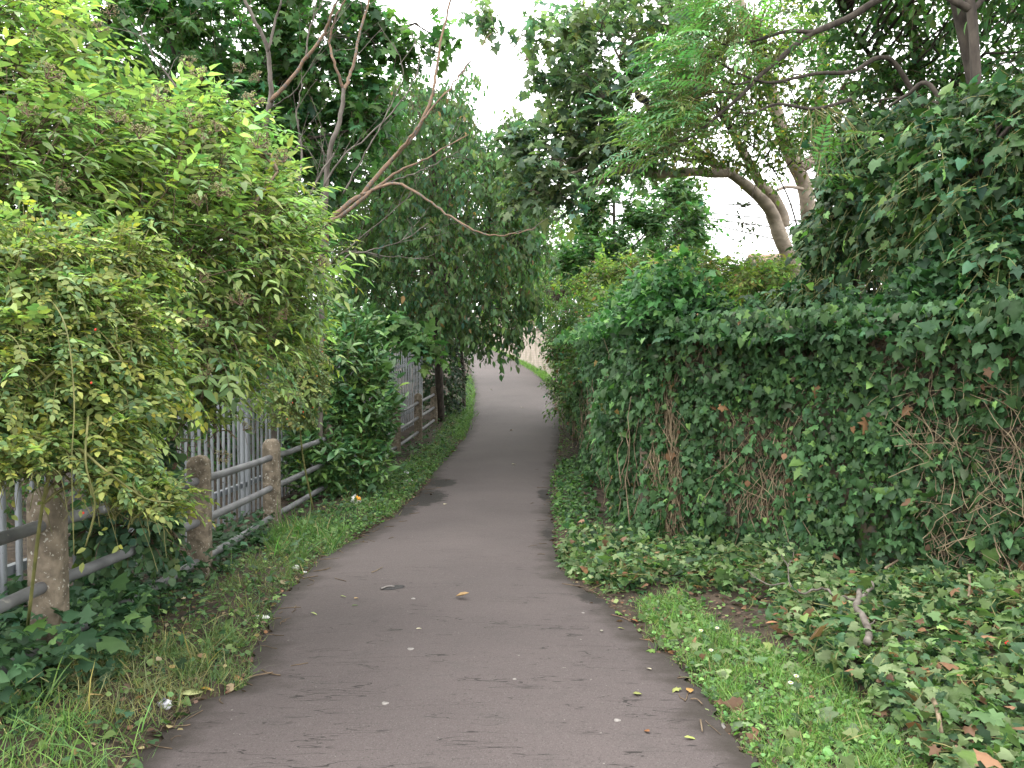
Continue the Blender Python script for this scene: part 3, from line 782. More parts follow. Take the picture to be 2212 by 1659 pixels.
o, nn, p = leafy(eld, stems, eb, 21, T_ELDER, .070, 2650, 4, .38, (.215, .30, .09), M['leaf_tree'], (.8, .4, .35), .2, .12, .92, alts=((.14, (.28, .31, .07)), (.10, (.08, .15, .04))), roll=.4, rn=.22, prune=EPR,
                 comp=dict(pairs=2, rach=1.9), boughs=60, bark='twig', crown='foliage', trunk='stems', bough_r=.012, back=.3)
# berry heads: an umbel of red stalks with green berries, one part each
rngB = np.random.default_rng(5)
def umbel(seed):
    r = np.random.default_rng(seed); V = []; P = []; Rr = []
    mbs = MB(); mbb = MB(); tips = []
    for i in range(5):
        d = nrmz(np.array([[math.cos(i * 1.256) * .8, math.sin(i * 1.256) * .8, .9]]) + r.normal(0, .1, (1, 3)))[0]
        a = d * .045; mbs.tubes(np.array([[0, 0, 0], a * .6, a]), [.0028, .0022, .0018], 4)
        for j in range(6):
            d2 = nrmz((d + r.normal(0, .5, 3))[None])[0]; b = a + d2 * .028; mbs.tubes(np.array([a, (a + b) / 2, b]), [.0016, .0013, .001], 3)
            for k in range(3): tips.append(b + r.normal(0, .007, 3))
    oc = np.array([[1, 0, 0], [-1, 0, 0], [0, 1, 0], [0, -1, 0], [0, 0, 1], [0, 0, -1]]) * .0042
    ot = [[0, 2, 4], [2, 1, 4], [1, 3, 4], [3, 0, 4], [2, 0, 5], [1, 2, 5], [3, 1, 5], [0, 3, 5]]
    for t in tips: mbb.add(oc + t, ot)
    return mbs, mbb
heads = [(235, 30), (215, 70), (410, 145), (435, 175), (520, 155), (560, 175), (100, 170), (180, 235), (250, 265), (410, 265), (465, 285), (440, 300), (300, 300), (320, 330),
         (555, 320), (565, 340), (615, 350), (445, 385), (470, 425), (575, 480), (430, 445), (505, 590), (430, 610), (460, 660), (520, 660), (535, 700), (450, 705), (520, 680), (385, 695), (360, 640),
         (690, 575), (700, 680), (375, 770), (415, 790), (450, 810), (355, 760), (525, 930), (510, 975), (475, 995), (205, 200), (60, 250), (150, 340), (120, 410), (600, 420), (545, 230), (585, 260), (340, 215), (640, 505), (620, 690), (30, 190)]
protos = []
for sd in range(3):
    a, b = umbel(sd); na = len(np.concatenate(a.T)); a.add(np.concatenate(b.V), np.concatenate(b.T)); st = a.build('berry_head', M['redstalk']); st.data.materials.append(M['berry_green'])
    mi = np.zeros(len(st.data.polygons), np.int32); mi[na:] = 1; st.data.polygons.foreach_set('material_index', mi); protos.append(st)
for i, (a, b) in enumerate(heads[:12] + heads[12::2]):
    k = i % 3; st = protos[k]
    if i >= 3: st = st.copy(); COL.objects.link(st)
    st.parent = eld
    tg = at(a, b, 4.6); dray = nrmz((at(a, b, 6.) - tg)[None])[0]
    q = p - tg; along = q @ dray; perp = np.linalg.norm(q - along[:, None] * dray, axis=1); ok = perp < .10
    y = along[ok].min() - .03 if ok.any() else .4
    loc = tg + dray * y
    # copies keep the thing's own frame: parts were built with coordinates relative to its base
    st.location = Vector(loc) - eld.location
    st.rotation_euler = (rngB.uniform(.2, .9), rngB.uniform(-.3, .3), rngB.uniform(0, 6.28)); s = rngB.uniform(.75, 1.1); st.scale = (s, s, s)


# ---- wild roses
def hips(root, spots, p, seed, colm='hip', s0=.0045):
    r = np.random.default_rng(seed)
    th = np.linspace(0, math.pi, 7); ph = np.linspace(0, 2 * math.pi, 9)[:-1]
    V = np.array([[math.sin(t) * math.cos(f), math.sin(t) * math.sin(f), 1.25 * math.cos(t)] for t in th for f in ph]) * s0
    T = []
    for i in range(6):
        for j in range(8): a = i * 8 + j; b = i * 8 + (j + 1) % 8; T += [[a, b, b + 8], [a, b + 8, a + 8]]
    first = None
    for (px, py) in spots:
        tg = at(px, py, 3.); dr = nrmz((at(px, py, 6.) - tg)[None])[0]; q = p - tg; al = q @ dr; pe = np.linalg.norm(q - al[:, None] * dr, axis=1); ok = pe < .06
        loc = tg + dr * ((al[ok].min() - .02) if ok.any() else 2.)
        if first is None: first = h = mesh_np('rose_hip', V, T, M[colm], smooth=True)
        else: h = first.copy(); COL.objects.link(h)
        h.parent = root; h.location = Vector(loc) - root.location; h.rotation_euler = (r.uniform(-.4, .4), r.uniform(-.4, .4), 0)

ros = thing('wild_rose_bush', 'pale yellow-green wild rose trailing over the nearest concrete post at the left edge', 'bush', (-2.9, 3.4, 0))
RPR = [([(-300, 1090), (30, 1030), (60, 1015), (160, 1010), (200, 1070), (385, 1140), (400, 1400), (-300, 1500)], .93)]
rb = [(90, 590, 3.5, 150, 120, .4), (40, 790, 3.3, 150, 160, .35), (220, 700, 3.6, 120, 110, .35), (270, 560, 3.9, 80, 60, .3), (100, 960, 3.4, 190, 110, .35), (310, 790, 3.8, 60, 60, .25),
      (230, 850, 3.6, 90, 100, .3), (290, 1080, 3.55, 95, 45, .2), (190, 1030, 3.5, 110, 60, .25)]
canes = [limb([(-100, 1350, 3.3), (-40, 900, 3.2), (60, 650, 3.3), (170, 560, 3.5), (300, 600, 3.7)], .010, .004), limb([(-60, 1300, 3.3), (30, 950, 3.2), (120, 800, 3.2), (260, 780, 3.4), (345, 800, 3.7)], .009, .003),
         limb([(60, 1350, 3.7), (100, 1050, 3.3), (160, 970, 3.2), (220, 1010, 3.2), (310, 1075, 3.35), (370, 1085, 3.4)], .008, .003), limb([(85, 620, 3.3), (140, 700, 3.1), (160, 860, 3.1), (155, 1000, 3.1), (160, 1200, 3.2)], .0032, .002),
         limb([(190, 900, 3.2), (185, 1000, 3.15), (205, 1090, 3.2), (185, 1180, 3.25)], .005, .003)]
o, nn, p = leafy(ros, canes, rb, 31, T_ROSE, .031, 1400, 4, .23, (.26, .32, .085), M['leaf_tree'], (.8, .25, .4), .25, .15, .85, roll=.5, rn=.25, alts=((.16, (.33, .33, .05)), (.20, (.09, .16, .045))), prune=RPR,
                 comp=dict(pairs=3, rach=2.3, droop=.25), boughs=60, bark='cane', twig='cane', crown='foliage', trunk='canes', bough_r=.006, back=.4, patchy=.2)
hips(ros, [(206, 712), (197, 827), (180, 1108)], p, 1)
ros2 = thing('wild_rose_bush', 'dull green rose bush with tiny orange hips between elder and glossy laurel', 'bush', (-2.75, 8.8, -.1))
o, nn, p = leafy(ros2, [limb([(680, 1120, 9.2), (650, 950, 8.9), (655, 800, 8.6), (670, 720, 8.6)], .012, .004)], [(645, 770, 8.7, 45, 90, .45), (625, 860, 8.5, 45, 60, .4), (670, 820, 8.7, 25, 60, .3)], 32,
                 T_ROSE, .036, 480, 4, .20, (.14, .20, .055), M['leaf'], (.8, .2, .4), .4, .3, .7, alts=((.15, (.2, .2, .05)),), prune=[([(540, 925), (800, 925), (800, 1300), (540, 1300)], .95), ([(715, 700), (900, 700), (900, 1300), (735, 1300)], .9)], comp=dict(pairs=2, rach=2.), boughs=25, bark='cane', twig='cane', crown='foliage', trunk='canes', bough_r=.005)
hips(ros2, [(640, 735), (696, 760), (655, 815), (685, 812), (632, 870), (700, 735), (660, 850), (676, 880), (620, 905), (655, 890)], p, 2, s0=.006)

# ---- low bramble by the second post
brl = thing('bramble_bush', 'low bramble with rounded leaves and pale fruit hanging between first and second railing posts', 'bush', (-2.7, 5.0, 0))
leafy(brl, [limb([(250, 1250, 5.2), (290, 1080, 5.1), (350, 960, 4.9), (440, 950, 4.9)], .007, .003)], [(330, 1000, 5.0, 110, 80, .3), (270, 1130, 5.1, 130, 60, .3), (350, 1050, 5.1, 40, 50, .2)], 33, T_ROUND, .062, 190, 4, .2,
      (.06, .125, .05), M['leaf'], (.8, .3, .3), .3, .3, .7, prune=[([(388, 900), (700, 900), (700, 1400), (388, 1400)], .97)], comp=dict(pairs=1, rach=1.1), boughs=20, bark='cane', twig='redstalk', crown='foliage', trunk='canes', bough_r=.004)

# ---- laurel
lau = thing('laurel_shrub', 'glossy dark green cherry laurel growing through the railing past the third post', 'shrub', (-2.7, 10.8, -.17))
lb = [(745, 790, 10.9, 85, 120, .8), (690, 1000, 10.2, 60, 70, .5), (770, 1000, 10.4, 65, 60, .5), (810, 870, 10.8, 45, 80, .5), (715, 960, 10.6, 95, 105, .8), (790, 900, 11, 55, 120, .6), (765, 705, 11.2, 60, 55, .5), (700, 860, 10.7, 75, 110, .7), (800, 800, 11.2, 40, 70, .5)]
leafy(lau, [limb([(740, 1120, 10.9), (745, 950, 10.9), (755, 800, 10.9), (765, 690, 11.1)], .03, .01), limb([(720, 1120, 10.8), (700, 950, 10.7), (690, 850, 10.6)], .025, .008)], lb, 34, T_LAUREL, .125, 1150, 7, .30,
      (.065, .17, .04), M['leaf_shine'], (.65, .55, .25), .1, .05, .55, alts=((.2, (.11, .24, .045)),), boughs=30, bark='twig', twig='cane', crown='foliage', trunk='stems', var=.18)

# ---- dead and peeling stems
dead = thing('bare_tree', 'half-dead tree of bare peeling reddish stems forking above the elder bush', 'tree', (-2.9, 10.2, -.1))
dl = [([(600, 1100, 10), (578, 700, 9.6), (572, 330, 9.4), (583, 210, 9.3), (578, 110, 9.2), (548, 40, 9.1), (515, -30, 9.)], .050, .02),
      ([(578, 110, 9.2), (594, 50, 9.2), (612, -20, 9.1)], .022, .012),
      ([(583, 222, 9.3), (640, 155, 9.2), (690, 88, 9.1), (715, 38, 9.0), (738, -30, 8.9)], .030, .014),
      ([(690, 88, 9.1), (718, 60, 9.1)], .014, .004), ([(660, 130, 9.2), (670, 60, 9.1), (700, -5, 9.)], .013, .006),
      ([(690, 1100, 10.2), (697, 600, 9.7), (703, 440, 9.5), (712, 330, 9.4), (737, 250, 9.3), (742, 192, 9.3)], .048, .028),
      ([(742, 195, 9.3), (722, 135, 9.2), (712, 90, 9.2), (728, 30, 9.1), (760, -20, 9.)], .022, .009),
      ([(742, 195, 9.3), (762, 145, 9.4), (775, 78, 9.5), (803, -20, 9.6)], .026, .014),
      ([(700, 560, 9.8), (715, 475, 9.6), (780, 420, 9.6), (842, 350, 9.6), (897, 288, 9.6), (931, 218, 9.6), (936, 190, 9.6), (951, 98, 9.6), (976, -20, 9.6)], .042, .014),
      ([(842, 350, 9.6), (892, 290, 9.4), (920, 250, 9.4), (980, 180, 9.4), (1012, 138, 9.4), (1060, 72, 9.4)], .022, .006),
      ([(712, 480, 9.5), (742, 462, 9.4), (800, 415, 9.3), (860, 370, 9.3), (925, 340, 9.3), (1012, 288, 9.3)], .036, .007),
      ([(780, 422, 9.4), (850, 396, 9.1), (902, 417, 9.), (962, 460, 8.9), (1035, 502, 8.8), (1100, 507, 8.8), (1158, 490, 8.8)], .024, .006),
      ([(800, 410, 9.4), (860, 385, 9.3), (930, 360, 9.2), (1000, 320, 9.2)], .014, .004),
      ([(700, 640, 9.4), (742, 560, 9.2), (800, 540, 9.1), (870, 520, 9.1), (925, 480, 9.2)], .014, .004),
      ([(690, 600, 9.5), (742, 545, 9.3), (830, 553, 9.2), (930, 560, 9.1)], .012, .003), ([(742, 545, 9.3), (830, 470, 9.2), (890, 420, 9.2)], .010, .003),
      ([(640, 480, 9.3), (690, 380, 9.3), (722, 330, 9.3)], .020, .012), ([(655, 620, 9.4), (640, 450, 9.3), (652, 330, 9.3), (640, 250, 9.2), (655, 180, 9.2)], .022, .006),
      ([(660, 600, 9.4), (690, 430, 9.3), (740, 340, 9.2), (800, 290, 9.2), (880, 200, 9.2), (905, 130, 9.2), (890, 60, 9.2)], .016, .005),
      ([(740, 420, 9.3), (790, 330, 9.2), (830, 260, 9.2), (870, 160, 9.2), (850, 90, 9.2)], .013, .004), ([(500, 420, 9.8), (440, 270, 9.6), (330, 120, 9.5), (300, 60, 9.5)], .02, .008),
      ([(610, 380, 9.3), (650, 300, 9.2)], .012, .009), ([(480, 330, 9.5), (560, 250, 9.4), (640, 190, 9.4), (720, 60, 9.3)], .010, .004)]
rngD = np.random.default_rng(8)
DL = [limb(a, b * .8, c * .8, rngD, .006) for a, b, c in dl]
ttw = []
for c, r in DL[2:]:
    for _ in range(5):
        i = rngD.integers(len(c) // 3, len(c) - 1); t = nrmz((c[min(i + 1, len(c) - 1)] - c[i - 1])[None])[0]; d = nrmz((t + rngD.normal(0, .55, 3) + .2 * UP)[None])[0]
        l = rngD.uniform(.15, .7); k = np.linspace(0, 1, 4)[:, None]; ttw.append((c[i] + d * l * k + rngD.normal(0, .015, (4, 3)) * k, np.linspace(.0045, .002, 4), 3))
GREY_ = {0, 1, 4, 5, 12, 13, 14, 15, 16, 17, 18, 19, 20, 21, 22}
wood_np([q for i, q in enumerate(DL) if i not in GREY_], 'peeling_stems', M['bark_peel'], dead, 8); wood_np([q for i, q in enumerate(DL) if i in GREY_], 'grey_stems', M['bark_grey'], dead, 8); mbx = MB(); [mbx.tubes(*q) for q in ttw]; mbx.build('thin_shoots', M['bark_grey'], dead)
DEADP = np.concatenate([c for c, r in DL])

# ---- sycamores, left
def tree(name, label, cat, base, pix_limbs, bl, seed, tmpl, lsize, ns, nl, L, colr, mt, group=None, **kw):
    t = thing(name, label, cat, tuple(base), group)
    leafy(t, [limb(*q) for q in pix_limbs], bl, seed, tmpl, lsize, ns, nl, L, colr, M[mt], **kw); return t
SYC = (.05, .125, .035)
tree('sycamore_tree', 'dark green sycamore filling the upper left behind the bare peeling stems', 'tree', at(470, 1000, 13)[:2].tolist() + [0.],
     [([(470, 1000, 13.2), (450, 500, 13), (420, 250, 12.8), (360, 60, 12.6)], .10, .04), ([(450, 500, 13), (340, 230, 12.6), (250, 80, 12.5)], .05, .02), ([(430, 330, 12.9), (560, 200, 12.8), (720, 120, 12.9), (860, 60, 13)], .05, .02), ([(440, 400, 12.9), (600, 320, 12.6), (760, 280, 12.4)], .04, .015)],
     [(330, 120, 12.4, 190, 150, 1.3), (520, 60, 12.8, 170, 140, 1.3), (700, 40, 12.8, 130, 110, 1.1), (230, 40, 12, 150, 150, 1.2), (520, 250, 12.8, 170, 120, 1.2), (700, 190, 12.9, 150, 90, 1.), (830, 70, 12.9, 60, 45, .6), (620, 370, 12.8, 140, 110, 1.1), (790, 250, 12.6, 60, 70, .7), (420, 400, 13, 200, 160, 1.2), (890, 120, 12.9, 60, 30, .4), (960, 75, 12.6, 30, 30, .3)],
     41, T_SYC, .145, 1900, 5, .6, SYC, 'leaf_tree', dirw=(.6, .1, .4), upn=.8, alts=((.1, (.07, .15, .04)),), bark='bark_dark', boughs=90, bough_r=.02, patchy=.3)
tree('sycamore_sapling', 'small sycamore spray of bright lobed leaves hanging in front of the far palisade panel', 'sapling', at(800, 960, 13.4)[:2].tolist() + [-.1],
     [([(790, 960, 13.5), (775, 800, 13.4), (800, 735, 13.3), (880, 745, 13.1), (925, 765, 13.)], .018, .006)],
     [(800, 715, 13.2, 60, 28, .35), (865, 705, 13.1, 55, 30, .35), (905, 735, 13., 45, 28, .3), (930, 770, 13., 30, 20, .25)], 42, T_SYC, .15, 80, 5, .35, (.075, .18, .045), 'leaf', dirw=(.5, .1, .4), upn=.85, boughs=12, bough_r=.006, bark='bark_grey')
# trees farther back on the left
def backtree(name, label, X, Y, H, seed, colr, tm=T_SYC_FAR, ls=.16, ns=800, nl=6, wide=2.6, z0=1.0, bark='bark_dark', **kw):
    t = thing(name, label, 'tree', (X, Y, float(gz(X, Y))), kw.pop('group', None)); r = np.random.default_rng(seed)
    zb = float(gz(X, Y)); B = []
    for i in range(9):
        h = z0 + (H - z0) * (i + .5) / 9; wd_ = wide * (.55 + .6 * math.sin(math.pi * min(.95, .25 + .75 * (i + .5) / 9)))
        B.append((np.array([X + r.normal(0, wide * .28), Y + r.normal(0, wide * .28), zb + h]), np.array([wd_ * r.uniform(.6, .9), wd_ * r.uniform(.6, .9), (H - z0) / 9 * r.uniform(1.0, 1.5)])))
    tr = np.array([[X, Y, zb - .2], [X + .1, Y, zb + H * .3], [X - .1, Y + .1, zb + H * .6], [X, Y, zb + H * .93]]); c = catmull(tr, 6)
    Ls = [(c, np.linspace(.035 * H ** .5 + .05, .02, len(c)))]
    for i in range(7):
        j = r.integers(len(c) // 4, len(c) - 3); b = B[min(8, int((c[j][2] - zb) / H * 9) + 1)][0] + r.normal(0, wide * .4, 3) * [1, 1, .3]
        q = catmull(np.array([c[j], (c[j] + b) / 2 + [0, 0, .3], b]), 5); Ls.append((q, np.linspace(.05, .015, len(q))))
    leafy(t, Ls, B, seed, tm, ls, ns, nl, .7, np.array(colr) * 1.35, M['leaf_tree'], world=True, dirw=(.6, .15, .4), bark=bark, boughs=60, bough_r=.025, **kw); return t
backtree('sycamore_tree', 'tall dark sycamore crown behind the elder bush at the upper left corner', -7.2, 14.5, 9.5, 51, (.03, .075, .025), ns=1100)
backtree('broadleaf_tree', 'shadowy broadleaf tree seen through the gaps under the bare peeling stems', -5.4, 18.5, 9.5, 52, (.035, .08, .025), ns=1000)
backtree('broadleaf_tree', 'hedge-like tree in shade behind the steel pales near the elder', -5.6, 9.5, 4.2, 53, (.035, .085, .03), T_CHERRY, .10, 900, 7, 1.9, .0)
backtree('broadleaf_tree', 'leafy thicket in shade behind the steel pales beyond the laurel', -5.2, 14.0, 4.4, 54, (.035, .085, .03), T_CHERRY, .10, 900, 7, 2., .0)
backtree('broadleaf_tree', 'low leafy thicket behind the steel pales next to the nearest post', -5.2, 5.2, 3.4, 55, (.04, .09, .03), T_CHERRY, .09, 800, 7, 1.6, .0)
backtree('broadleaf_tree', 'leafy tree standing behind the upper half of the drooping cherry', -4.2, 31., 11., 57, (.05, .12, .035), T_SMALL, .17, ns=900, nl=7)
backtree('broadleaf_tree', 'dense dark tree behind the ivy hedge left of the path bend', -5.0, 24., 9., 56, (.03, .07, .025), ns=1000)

# ---- cherry hanging over the path
ch = thing('cherry_tree', 'drooping cherry tree hanging grey-green leaves low over the path', 'tree', (-2.6, 18., .05))
cb = [(930, 330, 15.5, 130, 130, 1.5), (860, 480, 15, 130, 120, 1.4), (1010, 420, 15.2, 110, 130, 1.4), (1075, 520, 15., 85, 110, 1.2), (960, 560, 14.6, 140, 110, 1.3), (850, 620, 14.8, 110, 90, 1.2), (1060, 650, 14.8, 95, 75, 1.0), (1120, 590, 15, 50, 60, .8),
      (960, 670, 14.6, 90, 60, .9), (880, 240, 15.8, 90, 80, 1.2), (985, 250, 15.6, 45, 80, .9), (1090, 390, 15.6, 45, 60, .8), (1130, 480, 15.4, 35, 45, .6), (790, 560, 15.2, 60, 80, 1.), (1075, 715, 14.8, 70, 32, .7), (1000, 715, 14.6, 50, 30, .6), (1115, 262, 15.8, 40, 22, .5), (1010, 180, 15.8, 30, 40, .5), (1150, 420, 15.6, 45, 70, .8), (1120, 350, 15.6, 40, 50, .7), (1160, 540, 15.2, 35, 50, .6), (1150, 660, 15, 40, 40, .6), (1040, 470, 19.5, 130, 110, 2.), (1000, 400, 20.5, 110, 110, 2.), (1110, 540, 19, 70, 70, 1.6), (900, 420, 20, 150, 150, 2.), (950, 300, 19, 90, 110, 1.5)]
cl = [([(952, 930, 19.), (945, 720, 18.2), (935, 560, 17.), (940, 400, 16.), (930, 250, 15.8)], .11, .03), ([(942, 650, 17.7), (980, 540, 16), (1060, 500, 15.4), (1130, 540, 15.2)], .05, .015), ([(938, 600, 17.2), (860, 480, 15.8), (820, 420, 15.4)], .045, .015), ([(930, 450, 16.2), (1000, 350, 15.8), (1080, 330, 15.8)], .04, .012), ([(943, 680, 17.8), (960, 640, 16), (1050, 640, 15.4), (1110, 690, 15.1)], .04, .012)]
leafy(ch, [limb(*q) for q in cl], cb, 61, T_CHERRY, .112, 3500, 9, .55, (.085, .168, .062), M['leaf_tree'], dirw=(.55, -.15, .35), droop=.55, ldroop=1.1, upn=.35, alts=((.06, (.12, .16, .05)), (.015, (.25, .15, .05))), bark='bark_dark', boughs=110, bough_r=.016, patchy=.22, var=.2)

# ---- ivy hedge around the old posts past the railing
ih = thing('ivy_hedge', 'dark ivy-smothered hedge leaning over the verge beyond the last railing post', 'hedge', (-2.0, 22., .3))
leafy(ih, [limb([(1003, 890, 21), (1001, 800, 21), (990, 700, 21)], .05, .03)], [(955, 800, 20.5, 45, 110, .9), (985, 730, 21, 32, 90, .8), (930, 760, 20, 35, 120, .8), (1000, 690, 22, 25, 55, .7), (960, 640, 21, 60, 60, .9), (975, 850, 20.5, 25, 60, .5), (930, 700, 20.5, 50, 60, .7)], 62,
      T_IVY_FAR, .075, 900, 7, .4, (.026, .065, .025), M['leaf_gloss'], dirw=(.8, .1, .3), droop=.4, ldroop=.5, upn=.4, bark='bark_dark', boughs=30, crown='foliage', trunk='stems', patchy=.3)
bp_ = thing('timber_post', 'weathered upright post at the foot of the dark ivy hedge by the path', 'post', tuple(gpt(1002, 868)))
mb = MB(); b = np.array(bp_.location); mb.box(b + [0, 0, .5], [.05, 0, 0], [0, .05, 0], [0, 0, .55]); mb.build('post_shaft', M['bark_grey'], bp_)
mb = MB(); mb.box(b + [0, 0, 1.07], [.06, 0, 0], [0, .06, 0], [0, 0, .018]); mb.build('post_cap', M['bark_grey'], bp_)

# ---- ivy on the near wall (trimmed face) and along the side of the path
IVY = (.038, .102, .028)
rI = np.random.default_rng(71)
iv = thing('ivy', 'trimmed dark ivy covering the face of the brick wall that fronts the clippings', 'ivy', (WA[0], WA[1], 0))
def wallp(s, z, d): return np.stack([WA[0] + wd[0] * s + wn[0] * d, WA[1] + wd[1] * s + wn[1] * d, z], -1)
SP1 = [(1555, 880), (1725, 870), (1725, 1000), (1690, 1140), (1590, 1150), (1535, 1000)]
SP2 = [(1388, 735), (1425, 735), (1465, 900), (1480, 1200), (1415, 1195), (1405, 900)]
SP3 = [(1840, 680), (2040, 670), (2060, 760), (1900, 770)]
SP4 = [(1890, 760), (2300, 640), (2300, 1330), (2010, 1250), (1960, 1000)]
SP5 = [(1390, 715), (1560, 735), (1560, 770), (1400, 790)]
def ivy_keep(px, py, rng):
    k = np.ones(px.shape)
    for P_, v in ((SP1, .5), (SP2, .3), (SP3, .3), (SP4, .55), (SP5, .6)): k = np.where(in_poly(px, py, P_), v, k)
    pat = np.sin(px * .021 + py * .013) * np.sin(py * .027 - px * .009) + .6 * np.sin(px * .057 + 1.) * np.sin(py * .049)
    return rng.random(px.shape) < k * np.clip(.85 + .35 * pat, .45, 1)
n = 26000
s = rI.uniform(-.12, 4.9, n); z = rI.uniform(-.05, 2.02, n) ** 1.0
bul = .05 + .06 * (1 + np.sin(s * 3.1 + z * 2.) * np.sin(z * 4.3 - s)) + .07 * np.clip(np.sin(s * 9.1 + z * 5.) * np.sin(z * 11.3 - s * 4), -.5, 1) + .05 * rI.random(n) + .24 * np.clip((z - 1.1) / .85, 0, 1) ** 1.6
p = wallp(s, z, bul * rI.uniform(.3, 1.15, n)); px, py = proj(p); k = ivy_keep(px, py, rI) & (p[:, 2] > gz(p[:, 0], p[:, 1]) - .02); p = p[k]; n = len(p); s = s[k]
f = nrmz(-.75 * UP + .5 * rnd(rI, n) + .25 * np.array([wn[0], wn[1], 0])); nr = nrmz(.75 * np.array([wn[0], wn[1], 0]) + .55 * UP + .45 * rnd(rI, n))
sz = .050 * np.exp(rI.normal(0, .32, n)) * (1 + .12 * np.clip(s - 1, 0, 3))
patch_ = .18 * np.sin(p[:, 0] * 5 + p[:, 2] * 4) * np.sin(p[:, 2] * 7 - p[:, 1] * 3)
c = colours(rI, n, IVY, .3, .1, ((.07, (.10, .20, .035)), (.008, (.2, .10, .04)), (.03, (.07, .10, .05)))) * np.exp(patch_)[:, None]
leaves('foliage', IVYS, p, f, nr, sz, c, M['leaf_gloss'], iv)
n = 8200; s = rI.uniform(-.15, 4.8, n); d_ = rI.normal(-.06, .22, n); z = 1.80 + (.30 + .22 * np.sin(s * 3.4 + .6) + .11 * np.sin(s * 9.) + .06 * np.sin(s * 23.) + .40 * np.clip(s - 1.9, 0, 1)) * rI.random(n) * np.exp(-((d_ + .08) / .36) ** 2)
p = wallp(s, z, d_); f = nrmz(rnd(rI, n, .7) + np.array([wn[0], wn[1], 0]) * .5); nr = nrmz(UP + .5 * np.array([wn[0], wn[1], 0]) + .4 * rnd(rI, n))
leaves('crest_foliage', IVYS, p, f, nr, .062 * np.exp(rI.normal(0, .28, n)), colours(rI, n, (.03, .10, .028), .28, .12, ((.10, (.10, .22, .045)), (.4, (.022, .07, .024)))), M['leaf'], iv)
# stems that cling to the bricks
def wall_stems(n, rng, srange, zr, tilt, rad, outw=(.015, .06), Ls=(.3, 1.1), poly=None):
    P = []; Rr = []
    tries = 0
    while len(P) < n and tries < n * 60:
        tries += 1
        s0, z0 = rng.uniform(*srange), rng.uniform(*zr)
        a = rng.normal(math.pi / 2, tilt); L = rng.uniform(*Ls); k = np.linspace(0, 1, 8)
        ss = s0 + L * np.cos(a) * k + .03 * np.cumsum(rng.normal(0, 1, 8)) * L; zz = z0 + L * np.sin(a) * k + .012 * np.cumsum(rng.normal(0, 1, 8)) * L
        zz = np.minimum(zz, 1.97)
        d = rng.uniform(*outw) + .012 * rng.normal(0, 1, 8).cumsum() * .5
        q = wallp(ss, zz, np.abs(d) + .008)
        if poly is not None:
            u, v = proj(q[4]);
            if not in_poly(np.array([u]), np.array([v]), poly)[0]: continue
        P.append(q); Rr.append(np.linspace(rad, rad * .55, 8) * rng.uniform(.7, 1.4))
    return np.array(P), np.array(Rr)
mb = MB()
for args in ((150, rI, (0, 4.8), (0, 1.5), .5, .0045), (120, rI, (.3, 1.9), (.1, 1.4), .5, .0048, (.015, .07), (.3, 1.), SP1), 
             (130, rI, (1.4, 3.4), (1.6, 1.9), 1.3, .0028, (.06, .2), (.1, .4), SP3), (300, rI, (1.8, 4.8), (.1, 1.9), .9, .0028, (.03, .14), (.08, .4), SP4), (60, rI, (0, 1.), (1.6, 1.95), 1.2, .003, (.05, .16), (.1, .3), SP5)):
    P, Rr = wall_stems(*args)
    if len(P): mb.tubes(P, Rr, 5)
mb.build('stems', M['vine'], iv, smooth=True)
mb = MB(); P, Rr = wall_stems(300, rI, (-.12, .6), (0, 1.6), .3, .0036, (.05, .16), (.2, .7), SP2); mb.tubes(P, Rr, 5)
P, Rr = wall_stems(60, rI, (-.1, 1.), (1.5, 1.9), 1.2, .003, (.08, .2), (.1, .3), SP5); mb.tubes(P, Rr, 5)
P, Rr = wall_stems(230, rI, (1.7, 4.8), (.0, 1.9), .8, .0027, (.06, .22), (.08, .45), SP4); mb.tubes(P, Rr, 5); P, Rr = wall_stems(90, rI, (.3, 1.9), (.1, 1.4), .6, .003, (.04, .12), (.2, .7), SP1); mb.tubes(P, Rr, 5); mb.build('dry_stems', M['straw'], iv, smooth=True)
# clipped twig ends that stick out of the trimmed face
n = 420; s = rI.uniform(1.7, 4.8, n); z = rI.uniform(.2, 1.95, n); a = wallp(s, z, .06); dirs = nrmz(np.array([wn[0], wn[1], 0]) * .7 + rnd(rI, n, .6)); L = rI.uniform(.05, .16, n)
px, py = proj(a); k = in_poly(px, py, SP4) | in_poly(px, py, SP3); a, dirs, L = a[k], dirs[k], L[k]; t = np.array([0, .5, 1.])
mb = MB(); mb.tubes(a[:, None] + dirs[:, None] * (L[:, None] * t)[..., None], np.full((len(a), 3), .0032), 5, True); mb.build('clipped_stems', M['cane'], iv, smooth=True)
# dry brown leaves caught in it
n = 45; s = rI.uniform(0, 4.8, n); z = rI.uniform(.1, 1.9, n); p = wallp(s, z, rI.uniform(.1, .2, n))
leaves('dry_leaves', T_ROUND, p, nrmz(rnd(rI, n) - .5 * UP), nrmz(np.array([wn[0], wn[1], 0.3]) + .6 * rnd(rI, n)), rI.uniform(.03, .065, n), colours(rI, n, (.16, .085, .045), .3), M['leaf_dry'], iv)

